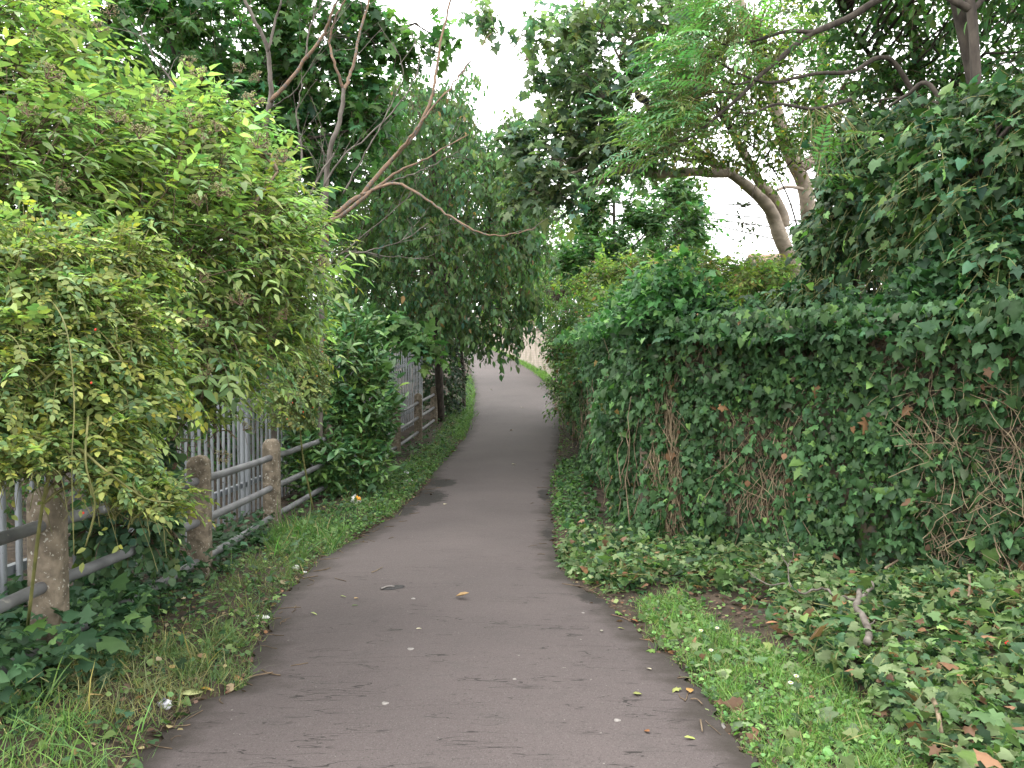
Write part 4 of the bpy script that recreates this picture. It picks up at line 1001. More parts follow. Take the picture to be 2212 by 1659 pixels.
ivs = thing('ivy', 'thick bulging dark ivy along the side of the wall that follows the path', 'ivy', (1.3, 12., 0))
n = 26000
y = 6.75 + 14 * rI.random(n) ** 1.25; z = rI.uniform(-.25, 2.15, n)
thick = np.interp(y, [6.8, 7.5, 9, 13, 20.5], [.18, .42, .42, .34, .30]) * (.75 + .25 * np.sin(y * 2.3 + z * 2) + .2 * np.sin(z * 5 + y * 1.1)) * np.interp(z, [-.2, .3, 1., 1.6, 2.0, 2.15], [.8, .95, 1.05, 1.25, 1.1, .6])
xw = np.interp(y, [7, 20.5], [1.36, 1.62]); top = z > 1.9
x = xw - thick * rI.uniform(.35, 1.08, n); x = np.where(top, xw + rI.uniform(-.3, .25, n), x); z = np.where(top, 1.9 + .1 * rI.random(n), z)
z = z + np.where(z < 1.9, G(y) * np.interp(z, [0, 1.9], [1, 0]), 0)
p = np.stack([x, y, z], -1); k = z > gz(x, y) + .0; p = p[k]; n = len(p); top = top[k]
f = nrmz(-.75 * UP + .5 * rnd(rI, n) + np.array([-.35, -.15, 0])); nr = nrmz(np.array([-.75, -.35, .55]) + top[:, None] * UP * 1. + .38 * rnd(rI, n))
c = colours(rI, n, (.038, .105, .028), .3, .1, ((.09, (.08, .19, .035)), (.006, (.3, .2, .04)))) * np.exp(.2 * np.sin(p[:, 1] * 3 + p[:, 2] * 4) * np.sin(p[:, 2] * 6 - p[:, 1]))[:, None]
leaves('foliage', IVYS, p, f, nr, .060 * np.exp(rI.normal(0, .28, n)), c, M['leaf_gloss'], ivs)
# young shoots standing up along its crest
n = 8200; y = 6.6 + 9 * rI.random(n) ** 1.4; hh = 1.7 * (.22 + .16 * np.sin(y * 3.1) + .10 * np.sin(y * 7.7 + 1)) * np.interp(y, [6.6, 7.2, 11, 16], [.8, 1.2, 1.0, .7])
x = np.interp(y, [7, 20.5], [1.33, 1.58]) + rI.normal(0, .28, n); z = 1.92 + hh * rI.random(n) ** .8 * np.exp(-((x - np.interp(y, [7, 20.5], [1.40, 1.65])) / .45) ** 2) + np.interp(y, [12, 16, 20], [0, .05, .15])
p = np.stack([x, y, z], -1); f = nrmz(rnd(rI, n, .7) + np.array([-.3, -.35, -.1])); nr = nrmz(np.array([-.15, -.3, .9]) + .4 * rnd(rI, n))
leaves('young_shoots', IVYS, p, f, nr, .066 * np.exp(rI.normal(0, .28, n)), colours(rI, n, (.045, .16, .032), .28, .12, ((.2, (.11, .25, .045)), (.2, (.025, .09, .025)))), M['leaf'], ivs)
mb = MB(); P = []
for _ in range(160):
    y0 = rI.uniform(6.9, 18); z0 = rI.uniform(0, 1.3); L = rI.uniform(.4, 1.2); a = rI.normal(1.57, .5); kk = np.linspace(0, 1, 7)
    yy = y0 + L * np.cos(a) * kk + .02 * rI.normal(0, 1, 7); zz = z0 + L * np.sin(a) * kk
    P.append(np.stack([np.interp(yy, [7, 20.5], [1.32, 1.6]) - rI.uniform(.05, .38) + .02 * rI.normal(0, 1, 7), yy, zz], -1))
mb.tubes(np.array(P), np.linspace(.006, .003, 7)[None] * np.ones((160, 1)), 5); mb.build('stems', M['vine'], ivs, smooth=True)

# large ivy with broad leaves rising above the wall
TRUNKV = [(1630, 390), (1700, 330), (1768, 330), (1772, 440), (1712, 480), (1735, 600), (1660, 600), (1650, 480)]
def ivy_mass(name, label, cat, bl, seed, ns, base, limbs, **kw):
    c0 = at(bl[0][0], bl[0][1], bl[0][2]); t = thing(name, label, cat, (c0[0], c0[1], float(gz(c0[0], c0[1]))))
    leafy(t, [limb(*q) for q in limbs], bl, seed, IVYS, kw.pop('ls', .075), ns, 5, kw.pop('L', .34), base, M['leaf_gloss'], dirw=(.75, -.05, .35), droop=.45, ldroop=.3, upn=.45, rn=.5, bark='bark_dark', twig='cane', lump=.3, prune=[(TRUNKV, .95), ([(1825, 600), (1880, 575), (1960, 590), (1965, 660), (1850, 670)], .9)],
          crown='foliage', trunk='stems', alts=kw.pop('alts', ((.10, (.10, .21, .04)),)), var=.28, patchy=.28, **kw); return t
ivy_mass('ivy_bush', 'tall ivy mass of broad leaves rising over the wall at the right edge', 'ivy bush',
         [(2110, 420, 5.5, 150, 170, .5), (2060, 300, 5.9, 140, 120, .5), (2170, 600, 5.1, 110, 150, .4), (1990, 520, 6.0, 100, 90, .4), (2190, 280, 5.3, 90, 130, .4), (2060, 620, 5.6, 60, 60, .25), (2150, 220, 5.8, 100, 70, .4), (1960, 410, 6.2, 90, 80, .4), (2350, 430, 5.0, 130, 250, .5), (2380, 750, 4.7, 130, 130, .4)], 72, 1250, (.033, .088, .025),
         [([(2105, 900, 5.9), (2108, 560, 5.9), (2108, 200, 5.9), (2106, 120, 5.9), (2098, 20, 5.9), (2080, -60, 5.9)], .040, .032), ([(2098, 24, 5.9), (2120, 0, 5.9), (2150, -50, 5.9)], .022, .018), ([(2095, 20, 5.9), (2050, -5, 5.9), (1990, -40, 6.)], .03, .02),
          ([(2090, 330, 5.9), (2010, 185, 5.9), (1960, 205, 6.), (1920, 230, 6.1)], .022, .009), ([(2110, 420, 5.6), (2140, 330, 5.3), (2110, 280, 5.2)], .015, .008)], boughs=40)
ivy_mass('ivy_bush', 'dark bushy ivy hanging in shade over the wall beside the pale trunk', 'ivy bush',
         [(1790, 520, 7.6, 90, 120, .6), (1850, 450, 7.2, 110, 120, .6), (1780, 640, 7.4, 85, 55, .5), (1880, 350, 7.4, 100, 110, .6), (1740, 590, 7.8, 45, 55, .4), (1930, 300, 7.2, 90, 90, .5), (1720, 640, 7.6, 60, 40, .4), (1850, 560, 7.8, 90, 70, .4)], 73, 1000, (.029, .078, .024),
         [([(1860, 900, 7.9), (1850, 600, 7.9), (1830, 380, 7.8), (1842, 300, 7.7)], .05, .02), ([(1850, 560, 7.9), (1790, 480, 7.7), (1760, 420, 7.6)], .02, .008)], boughs=40, alts=((.10, (.10, .23, .04)),))
# dark shrub that closes the gap above the wall
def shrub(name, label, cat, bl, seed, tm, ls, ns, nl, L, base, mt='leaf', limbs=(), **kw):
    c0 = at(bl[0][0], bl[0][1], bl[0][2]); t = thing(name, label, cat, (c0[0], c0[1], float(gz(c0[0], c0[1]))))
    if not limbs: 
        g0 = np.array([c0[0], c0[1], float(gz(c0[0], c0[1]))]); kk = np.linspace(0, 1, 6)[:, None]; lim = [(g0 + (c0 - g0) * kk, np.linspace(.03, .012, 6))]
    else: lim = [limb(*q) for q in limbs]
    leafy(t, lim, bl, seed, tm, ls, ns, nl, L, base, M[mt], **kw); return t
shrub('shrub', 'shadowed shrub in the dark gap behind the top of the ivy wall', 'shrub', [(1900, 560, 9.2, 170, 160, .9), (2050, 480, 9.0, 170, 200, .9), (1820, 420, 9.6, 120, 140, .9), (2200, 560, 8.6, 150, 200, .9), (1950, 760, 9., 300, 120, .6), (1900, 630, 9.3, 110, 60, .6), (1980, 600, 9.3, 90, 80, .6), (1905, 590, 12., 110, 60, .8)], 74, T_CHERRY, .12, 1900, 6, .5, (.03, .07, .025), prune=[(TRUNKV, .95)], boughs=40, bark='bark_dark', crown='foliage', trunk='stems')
# trailing leaves at the top right
tree('broadleaf_tree', 'broadleaf tree with small leaves letting sky specks through above the ivy at the upper right', 'tree', at(2000, 900, 10.)[:2].tolist() + [0.],
     [([(2010, 900, 10.2), (2000, 500, 10), (1990, 200, 9.8), (1960, 0, 9.7)], .10, .05), ([(1990, 260, 9.8), (1880, 120, 9.6), (1820, 30, 9.5)], .04, .015), ([(2000, 300, 9.9), (2090, 120, 9.6), (2190, 20, 9.5)], .04, .015)],
     [(1900, 110, 9.8, 110, 90, .9), (2000, 60, 9.8, 120, 110, .9), (2110, 70, 9.4, 120, 120, .9), (1830, 190, 9.8, 90, 90, .8), (1950, 200, 9.8, 120, 80, .8), (2190, 160, 9., 90, 100, .8), (1840, 30, 9.8, 80, 60, .7), (1800, 290, 9.9, 80, 70, .7), (1900, -190, 9., 260, 180, 1.6), (2150, -200, 7.6, 260, 200, 1.6), (2350, 60, 7.5, 130, 260, 1.2), (2000, -420, 7.5, 380, 160, 1.8), (2400, -350, 6, 300, 250, 1.6)],
     75, T_CHERRY, .095, 2900, 6, .45, (.06, .14, .04), 'leaf_tree', prune=[(TRUNKV, .9)], bark='bark_dark', boughs=60, alts=((.08, (.11, .17, .04)),), upn=.7, patchy=.3)

BIRDV = [(1362, 190), (1412, 188), (1416, 238), (1364, 240)]
# ---- pale smooth-barked tree leaning over the wall, its limb reaching across the path
pt = thing('smooth_bark_tree', 'pale smooth-barked tree with leaning trunks behind the wall and a long limb across the path', 'tree', tuple(at(1730, 760, 13.5)[:2].tolist() + [0.]))
pl = [([(1760, 1000, 13.6), (1735, 700, 13.5), (1718, 595, 13.4), (1686, 514, 13.3), (1674, 479, 13.3), (1663, 452, 13.2), (1641, 426, 13.1), (1608, 397, 13.), (1576, 373, 12.9), (1537, 350, 12.8), (1500, 320, 12.7), (1440, 290, 12.5), (1390, 255, 12.3)], .155, .035),
      ([(1694, 490, 13.5), (1690, 462, 13.5), (1668, 420, 13.5), (1643, 398, 13.5), (1618, 352, 13.5), (1590, 300, 13.5), (1560, 240, 13.4)], .10, .06),
      ([(1573, 372, 12.9), (1545, 374, 12.8), (1497, 371, 12.6), (1415, 376, 12.3), (1371, 366, 12.1), (1319, 376, 11.9), (1286, 398, 11.8), (1239, 406, 11.6), (1195, 421, 11.5), (1173, 424, 11.4), (1152, 413, 11.3), (1113, 405, 11.2)], .085, .018),
      ([(1385, 368, 12.1), (1354, 352, 12), (1325, 347, 11.9), (1294, 351, 11.8), (1250, 369, 11.6), (1218, 384, 11.5), (1200, 420, 11.4), (1190, 440, 11.4)], .035, .012),
      ([(1765, 900, 13.9), (1750, 520, 13.8), (1745, 452, 13.7), (1737, 400, 13.7), (1715, 352, 13.6), (1690, 290, 13.6), (1645, 125, 13.5), (1612, 60, 13.4), (1590, -20, 13.4)], .15, .09),
      ([(1722, 362, 13.6), (1760, 340, 13.7), (1768, 270, 13.8), (1772, 200, 13.8), (1780, 60, 13.8)], .11, .07),
      ([(1743, 410, 13.7), (1700, 404, 13.3), (1662, 419, 13.)], .03, .025), ([(1537, 350, 12.8), (1460, 340, 12.5), (1400, 300, 12.2), (1310, 255, 11.9), (1220, 230, 11.7)], .04, .012),
      ([(1440, 290, 12.5), (1380, 200, 12.2), (1330, 110, 12.), (1290, 20, 11.9)], .03, .012), ([(1380, 200, 12.2), (1310, 190, 12.), (1240, 160, 11.8), (1180, 165, 11.7), (1130, 118, 11.6), (1075, 70, 11.5)], .02, .006), ([(1400, 300, 12.2), (1340, 300, 12), (1240, 330, 11.8), (1150, 350, 11.6)], .02, .008)]
pb = [(1290, 90, 11.8, 100, 90, 1.), (1380, 100, 12, 130, 100, 1.), (1245, 205, 11.7, 60, 55, .8), (1330, 215, 12, 120, 80, .9), (1450, 170, 12.3, 90, 90, .9), (1260, 300, 11.8, 90, 55, .8), (1400, 310, 12.2, 80, 50, .7), (1160, 50, 11.6, 30, 30, .4), (1190, 395, 11.4, 75, 35, .6), (1300, 350, 11.8, 60, 30, .5),
      (1150, 430, 11.3, 55, 25, .4), (1050, 35, 11.5, 36, 20, .25), (1150, 130, 11.6, 25, 14, .3), (1165, 175, 11.6, 25, 14, .3), (1120, 300, 11.4, 45, 20, .4), (1140, 335, 11.4, 35, 25, .4), (1230, 430, 11.5, 45, 30, .4), (1450, 60, 12.2, 90, 70, .8), (1350, 30, 12, 120, 60, .8)]
leafy(pt, [limb(*q) for q in pl], pb, 81, T_SYC, .125, 820, 7, .65, (.135, .20, .105), M['leaf_tree'], dirw=(.5, .05, .45), droop=.15, upn=.88, alts=((.05, (.08, .12, .04)),), bark='bark_smooth', boughs=120, bough_r=.014, prune=[(BIRDV, .97)], patchy=.28, twig='bark_dark', clip=.85, shell=(.25, 1.25), lump=.3)
# yellow-green climbing foliage on it
shrub('climbing_rose', 'loose yellow-green climber scrambling over the leaning pale trunks', 'climber', [(1570, 290, 11.6, 100, 90, .7), (1640, 330, 11.8, 110, 70, .7), (1560, 200, 11.6, 100, 80, .7), (1680, 240, 12, 110, 90, .8), (1500, 330, 11.4, 60, 40, .4), (1720, 170, 12, 100, 110, .8), (1600, 120, 11.8, 100, 80, .7), (1700, 60, 12., 110, 80, .7), (1770, 330, 11.5, 60, 80, .5)], 82, T_SMALL, .075, 1350, 7, .42,
      (.11, .19, .035), mt='leaf_tree', prune=[([(1540, 350), (1600, 370), (1660, 400), (1700, 470), (1760, 640), (1500, 640), (1530, 420)], .92), ([(1690, 330), (1760, 340), (1760, 500), (1690, 470)], .7)], limbs=[([(1740, 560, 12.6), (1700, 420, 12.2), (1640, 330, 11.8), (1560, 270, 11.6)], .015, .006), ([(1780, 520, 12.6), (1760, 330, 12.), (1700, 180, 12.), (1640, 90, 11.8)], .015, .006)], alts=((.14, (.22, .21, .03)), (.04, (.4, .26, .03))), boughs=60, bark='bark_dark', crown='foliage', trunk='stems', patchy=.35, upn=.7)
shrub('hanging_spray', 'thin leafy spray dangling in front of the pale sky gap', 'spray', [(1605, 440, 11.3, 30, 18, .15), (1612, 480, 11.3, 28, 18, .15), (1598, 520, 11.3, 24, 22, .12)], 83, T_SMALL, .06, 16, 5, .22, (.05, .08, .03),
      limbs=[([(1632, 400, 11.4), (1622, 430, 11.3), (1607, 475, 11.3), (1600, 520, 11.3), (1604, 545, 11.3)], .006, .003)], boughs=16, bough_r=.003, bark='bark_dark', crown='foliage', trunk='stems', back=1.)

# ---- tree of heaven: branches crossing the upper right and long fronds
ah = thing('feather_leaf_tree', 'tree with long feathery fronds on dark crooked branches crossing the upper right', 'tree', tuple(at(2150, 1000, 7.4)[:2].tolist() + [0.]))
al = [([(2170, 1000, 7.6), (2120, 300, 7.5), (2040, -120, 7.4)], .07, .05), ([(2060, -60, 7.4), (1908, -5, 7.2), (1840, 35, 7.1), (1775, 63, 7.), (1752, 73, 7.), (1715, 100, 6.95), (1675, 135, 6.9), (1640, 165, 6.9), (1602, 205, 6.8), (1550, 250, 6.8), (1500, 290, 6.8), (1440, 318, 6.7)], .034, .010),
      ([(1760, 70, 7.), (1700, 68, 6.95), (1640, 85, 6.9), (1598, 93, 6.9), (1560, 95, 6.8), (1500, 60, 6.8)], .020, .006), ([(1990, 230, 7.3), (1935, 140, 7.2), (1895, 125, 7.1), (1840, 155, 7.), (1770, 158, 7.), (1720, 168, 6.9), (1670, 178, 6.9), (1630, 172, 6.85), (1580, 150, 6.8), (1530, 120, 6.8)], .024, .007),
      ([(1640, 168, 6.9), (1590, 182, 6.8), (1540, 165, 6.8), (1480, 170, 6.7)], .012, .005), ([(1602, 205, 6.8), (1540, 200, 6.7), (1470, 230, 6.6)], .010, .005), ([(1838, 215, 7.), (1760, 235, 6.9), (1680, 225, 6.9), (1620, 245, 6.8), (1560, 230, 6.8)], .018, .006)]
rA = np.random.default_rng(91)
fr = [(a_, b_, c_, d_, int(e_ * 1.5)) for a_, b_, c_, d_, e_ in [(1500, 60, 6.7, -1, 22), (1440, 170, 6.6, -1, 26), (1420, 255, 6.6, -1, 26), (1390, 300, 6.6, -1, 20), (1560, 40, 6.7, -.4, 16), (1470, 110, 6.6, -1, 14), (1640, 40, 6.7, .2, 8), (1780, 330, 6.8, .3, 9), (1560, 150, 6.6, -.3, 8), (1500, 240, 6.6, -.6, 12), (1860, 320, 6.8, 0, 5)]]
P0, F0, N0, S0 = [], [], [], []
for a, b, Y, sx, k in fr:
    q = at(a, b, Y) + rA.normal(0, 1, (k, 3)) * np.array([.14, .22, .12]) + np.array([.15, 0, 0]) * (sx < 0); P0.append(q)
    F0.append(nrmz(np.stack([sx + rA.normal(0, .45, k), rA.normal(-.35, .5, k), rA.normal(.05, .3, k)], -1))); N0.append(nrmz(UP + rA.normal(0, .25, (k, 3)))); S0.append(rA.uniform(.06, .092, k))
P0, F0, N0, S0 = map(np.concatenate, (P0, F0, N0, S0))
p, f, nr, s_, k, tw = compound(P0, F0, N0, S0, 9, rA, 5.2, 1., .28, .85, .45)
cfr = colours(rA, len(P0), (.085, .22, .06), .25, .15, ((.12, (.17, .24, .04)),)); c = np.tile(cfr, (k, 1)); px, py = proj(p); ok = ~in_poly(px, py, BIRDV); p, f, nr, s_, c = p[ok], f[ok], nr[ok], s_[ok], c[ok]
leaves('crown', T_LANCE, p, f, nr, s_ * 1.15, c, M['leaf'], ah)
mb = MB(); src = np.concatenate([limb(*q)[0] for q in al]); [mb.tubes(*limb(*q), 8, True) for q in al]
mb.build('trunk', M['bark_dark'], ah, smooth=True)
mb = MB(); mb.tubes(tw, np.linspace(.003, .0015, 3)[None] * np.ones((len(tw), 1)), 4); link_twigs(mb, P0, src, rA, .006, .003, .1); mb.build('twigs', M['cane'], ah)

# ---- brambles and shrubs behind the wall
shrub('bramble_bush', 'sunlit yellow-green bramble mound spilling over the ivy wall below the pale trunk', 'bush', [(1560, 620, 12, 150, 65, 1.), (1450, 640, 12.5, 130, 55, 1.), (1640, 620, 11.5, 90, 60, .8), (1380, 660, 13, 90, 50, .8), (1340, 610, 15, 90, 50, .9), (1560, 690, 11, 200, 60, .6), (1420, 600, 15, 120, 45, 1.)], 101, T_SMALL, .078, 1500, 6, .42,
      (.155, .235, .04), 'leaf_tree', upn=.8, comp=dict(pairs=1, rach=1.2), alts=((.12, (.22, .20, .05)), (.25, (.07, .14, .035)), (.02, (.3, .12, .05))), boughs=60, dirw=(.7, .5, .5), bark='cane', twig='cane', crown='foliage', trunk='canes', bough_r=.006, lump=.4, patchy=.3)
shrub('bramble_bush', 'green bramble hanging over the path edge with pinkish fruit heads past the ivy', 'bush', [(1270, 690, 16, 75, 60, .7), (1230, 740, 17, 50, 60, .6), (1330, 690, 14, 80, 50, .6), (1220, 810, 18, 35, 50, .4), (1255, 850, 15.5, 30, 45, .3), (1300, 715, 11.5, 55, 40, .35), (1245, 780, 13, 35, 55, .3), (1225, 860, 15, 25, 40, .25)], 102, T_SMALL, .07, 800, 6, .4,
      (.10, .20, .06), 'leaf_tree', upn=.75, comp=dict(pairs=1, rach=1.2), alts=((.05, (.22, .10, .06)), (.12, (.14, .19, .06))), boughs=40, bark='cane', twig='cane', crown='foliage', trunk='canes', bough_r=.006)
shrub('shrub', 'light green small-leaved shrub arching in front of the far brick wall', 'shrub', [(1200, 650, 25, 70, 75, 1.2), (1205, 715, 24, 30, 55, .7), (1240, 600, 26, 80, 60, 1.3), (1165, 600, 28, 45, 60, 1.), (1300, 570, 26, 80, 45, 1.2), (1140, 660, 28, 25, 50, .7)], 103, T_SMALL, .075, 1300, 7, .55,
      (.11, .205, .04), 'leaf_tree', alts=((.12, (.2, .25, .05)), (.2, (.04, .10, .03))), boughs=50, bark='bark_dark', crown='foliage', trunk='stems', dirw=(.6, .3, .4), upn=.65)
# ---- mid-distance trees in the middle and right
def pixtree(name, label, bl, seed, base, ls, ns, nl=6, tm=T_SYC_FAR, L=.8, limbs=(), **kw):
    c0 = at(bl[0][0], bl[0][1], bl[0][2]); gx_ = float(gz(c0[0], c0[1])); t = thing(name, label, 'tree', (c0[0], c0[1], gx_), kw.pop('group', None))
    g0 = np.array([c0[0], c0[1], gx_ - .1]); kk = np.linspace(0, 1, 8)[:, None]
    lim = [limb(*q) for q in limbs] or [(g0 + (c0 - g0) * kk * .95, np.linspace(.14, .04, 8))]
    leafy(t, lim, bl, seed, tm, ls, ns, nl, L, base, M['leaf_tree'], boughs=50, bark=kw.pop('bark', 'bark_grey'), bough_r=.03, **kw); return t
pixtree('sycamore_tree', 'open many-stemmed young sycamore with sky showing between its upright stems', [(1390, 480, 22, 110, 80, 1.2), (1340, 540, 22, 120, 60, 1.3), (1440, 420, 22, 80, 50, 1.), (1300, 450, 22, 60, 60, 1.), (1420, 560, 22, 90, 50, 1.2), (1250, 560, 22, 60, 50, 1.), (1480, 480, 22, 60, 60, 1.)], 111, (.06, .145, .04), .17, 900, 6,
        limbs=[([(1320, 700, 22), (1326, 560, 22), (1326, 430, 22), (1322, 360, 22)], .06, .03), ([(1280, 600, 22), (1284, 500, 22), (1282, 380, 22)], .05, .03), ([(1325, 560, 22), (1345, 480, 22), (1380, 380, 22)], .04, .015), ([(1320, 600, 22), (1290, 500, 22), (1265, 410, 22)], .035, .012), ([(1330, 570, 22), (1390, 510, 22), (1450, 440, 22)], .035, .012), ([(1340, 620, 22), (1420, 560, 22), (1480, 470, 22)], .035, .012)], upn=.85, shell=(.2, 1.), clip=.9)
pixtree('broadleaf_tree', 'dense rounded green tree left of the pale sky gap', [(1455, 520, 27, 70, 90, 1.6), (1500, 560, 27, 50, 60, 1.2), (1420, 580, 27, 70, 60, 1.4), (1470, 450, 27, 55, 50, 1.3)], 112, (.07, .16, .04), .13, 1000, 8, T_SMALL)
pixtree('willow_tree', 'distant narrow-leaved willow low in the pale sky gap', [(1620, 580, 30, 90, 32, 1.3), (1560, 590, 30, 50, 35, 1.), (1680, 585, 30, 50, 30, 1.)], 113, (.06, .09, .04), .13, 420, 8, T_LANCE, L=.6, dirw=(.4, .6, .4))
pixtree('broadleaf_tree', 'bright green tree beyond the drooping cherry where the path bends', [(1130, 530, 46, 80, 70, 3.), (1210, 500, 44, 80, 60, 3.), (1180, 600, 44, 90, 60, 3.), (1090, 600, 48, 60, 70, 3.), (1260, 540, 44, 60, 60, 2.5), (1080, 680, 50, 60, 50, 2.)], 114, (.12, .23, .045), .26, 1300, 6, T_SMALL, L=1.4)
pixtree('broadleaf_tree', 'far deep green tree standing beyond the shrub over the brick wall', [(1330, 560, 50, 130, 70, 4.), (1240, 620, 52, 120, 60, 4.), (1440, 620, 50, 120, 60, 4.), (1130, 660, 55, 70, 50, 3.)], 115, (.075, .165, .04), .3, 1200, 6, T_SMALL, L=1.5)
pixtree('broadleaf_tree', 'far tree closing the view above the vanishing path left of the wall', [(1000, 640, 66, 110, 80, 4.), (900, 600, 66, 120, 100, 4.), (1020, 560, 68, 70, 60, 4.), (780, 560, 66, 120, 110, 4.)], 116, (.08, .165, .045), .32, 1200, 6, T_SMALL, L=1.6)

# ================================================================== GROUND COVER
rC = np.random.default_rng(201)
L_VERGE = [(-1400, 2900), (-250, 2900), (290, 1700), (345, 1610), (430, 1500), (540, 1425), (600, 1315), (715, 1195), (830, 1130), (862, 1108), (925, 1040), (985, 970), (1022, 905), (1026, 850), (1020, 800), (995, 800), (985, 880), (930, 960), (860, 1010), (700, 1100), (590, 1165), (420, 1260), (130, 1380), (-300, 1450), (-1400, 2200)]
R_VERGE = [(1198, 1205), (1192, 1100), (1205, 960), (1206, 900), (1190, 850), (1240, 850), (1245, 960), (1260, 1100), (1430, 1180), (2300, 1240), (3300, 1800), (3300, 2900), (2100, 2900), (1640, 1700), (1595, 1606), (1510, 1500), (1420, 1400), (1290, 1290), (1228, 1245)]
GRASS_R = [(1385, 1300), (1460, 1280), (1530, 1330), (1600, 1390), (1750, 1420), (1890, 1550), (2020, 1700), (2800, 2900), (2150, 2900), (1650, 1700), (1590, 1590), (1520, 1500), (1425, 1400)]
PILE = [(1205, 1215), (1240, 1165), (1420, 1195), (1560, 1215), (1800, 1215), (1960, 1195), (2300, 1260), (3300, 1800), (3300, 2900), (2650, 2900), (2010, 1700), (1890, 1560), (1740, 1430), (1640, 1330), (1570, 1290), (1440, 1270), (1330, 1290), (1250, 1255)]
def grass_obj(name, specs, seed):
    rng = np.random.default_rng(seed); P, H, Cc = [], [], []
    for poly, n, h, col, clump, kw in specs:
        cpts = scatter(poly, max(n // clump, 8), rng, **kw); k = rng.integers(0, len(cpts), n); q = cpts[k] + rng.normal(0, .035, (n, 3)) * [1, 1, 0]; q[:, 2] = gz(q[:, 0], q[:, 1]) - .004
        ok = (q[:, 0] < xl(q[:, 1]) + .02) | (q[:, 0] > xr(q[:, 1]) - .02); q = q[ok]; n = len(q)
        P.append(q); H.append(h * np.exp(rng.normal(0, .35, n)) * np.repeat(1, n)); Cc.append(colours(rng, n, col, .25, .15, ((.12, (.28, .24, .09)),)))
    P = np.concatenate(P); H = np.concatenate(H); Cc = np.concatenate(Cc); n = len(P)
    f = nrmz(UP + rng.normal(0, .6, (n, 3)) * [1, 1, .2]); hz = rng.normal(0, 1, (n, 3)); hz[:, 2] = .3
    return tag(leaves(name, T_GRASS, P, f, nrmz(hz), H, Cc, M['grass'], None, wid=np.clip(.045 / H * 1.3, .6, 1.6)), kind='stuff')
GL = [(-150, 1480), (60, 1500), (200, 1570), (330, 1600), (290, 1700), (-250, 2900), (-1100, 2900), (-500, 1700)]
GL2 = [(430, 1330), (600, 1150), (760, 1130), (740, 1190), (620, 1280), (560, 1400), (430, 1500), (250, 1480), (300, 1400)]
GL3 = [(560, 1180), (620, 1140), (745, 1130), (745, 1190), (640, 1215)]
grass_obj('grass', [(GL, 3300, .11, (.13, .26, .045), 6, {}), ([(120, 1440), (330, 1400), (440, 1420), (420, 1520), (250, 1590), (120, 1540)], 1500, .085, (.20, .21, .075), 8, {}), (GL2, 2200, .085, (.11, .17, .045), 12, {}), (GL3, 1100, .13, (.09, .20, .035), 20, {}), (L_VERGE, 6800, .075, (.11, .20, .05), 12, {}), ([(600, 1165), (700, 1100), (860, 1010), (930, 960), (985, 880), (1022, 905), (985, 970), (925, 1040), (860, 1105), (715, 1190), (620, 1280)], 2600, .10, (.10, .20, .045), 14, {}), ([(330, 1400), (480, 1330), (560, 1420), (550, 1490), (420, 1510), (330, 1480)], 900, .08, (.12, .2, .05), 12, {}), (GRASS_R, 22000, .052, (.135, .27, .045), 60, {}),
                    ([(1150, 760), (1190, 800), (1200, 850), (1185, 845), (1150, 800)], 1500, .10, (.15, .30, .04), 10, dict(yr=(20, 45), xr_=(-3, 5))), (R_VERGE, 1500, .05, (.09, .19, .035), 10, {})], 202)
# sunlit strip along the foot of the far wall and inside the left bend
def strip(name, pts_l, pts_r, n, h, col, seed, rng=None):
    rng = np.random.default_rng(seed); a = np.array([gpt(*q) for q in pts_l]); b = np.array([gpt(*q) for q in pts_r]); t = rng.uniform(0, len(a) - 1.001, n); i = t.astype(int); fr_ = (t - i)[:, None]
    pa = a[i] * (1 - fr_) + a[i + 1] * fr_; pb = b[i] * (1 - fr_) + b[i + 1] * fr_; u = rng.random((n, 1)); P = pa * (1 - u) + pb * u + rng.normal(0, .04, (n, 3)) * [1, 1, 0]; P[:, 2] = gz(P[:, 0], P[:, 1]) - .005
    H = h * np.exp(rng.normal(0, .35, n)); f = nrmz(UP + rng.normal(0, .4, (n, 3)) * [1, 1, .2]); hz = rng.normal(0, 1, (n, 3)); hz[:, 2] = .3
    return tag(leaves(name, T_GRASS, P, f, nrmz(hz), H, colours(rng, n, col, .22, .12), M['grass'], None, wid=np.full(n, 1.6)), kind='stuff')
strip('grass', [(1024, 742), (1060, 757), (1103, 777), (1152, 804), (1178, 824)], [(1048, 741.5), (1093, 765.5), (1145, 789), (1180, 807), (1192, 822)], 9000, .10, (.15, .28, .05), 203)
strip('weeds', [(1000, 815), (1005, 850), (1000, 900), (975, 945)], [(1019, 815), (1026, 850), (1021, 900), (1000, 955)], 3000, .10, (.11, .22, .045), 204)

def ground_leaves(name, specs, seed, kind='stuff', mt='leaf'):
    rng = np.random.default_rng(seed); out_ = []
    P, F, Nn, S, Cc = [], [], [], [], []
    for poly, n, size, col, alts, hgt, tilt, kw in specs:
        q = scatter(poly, n, rng, **kw); n = len(q); q[:, 2] += hgt * rng.random(n) ** 1.6 + .006
        P.append(q); f = rng.normal(0, 1, (n, 3)); f[:, 2] *= .35; F.append(nrmz(f)); Nn.append(nrmz(UP + rng.normal(0, tilt, (n, 3)))); S.append(size * np.exp(rng.normal(0, .3, n))); Cc.append(colours(rng, n, col, .28, .12, alts))
    return [np.concatenate(a) for a in (P, F, Nn, S, Cc)]
def off(m):
    """plants stay off the asphalt but creep over its rim in places"""
    def kf(x, y, px, py, r):
        k = (abs(m) + .03) * (.5 + .9 * hnoise(x * 0 + 3., y * 3.) + .5 * r.random(x.shape)); return (x < xl(y) + k) | (x > xr(y) - k)
    return kf
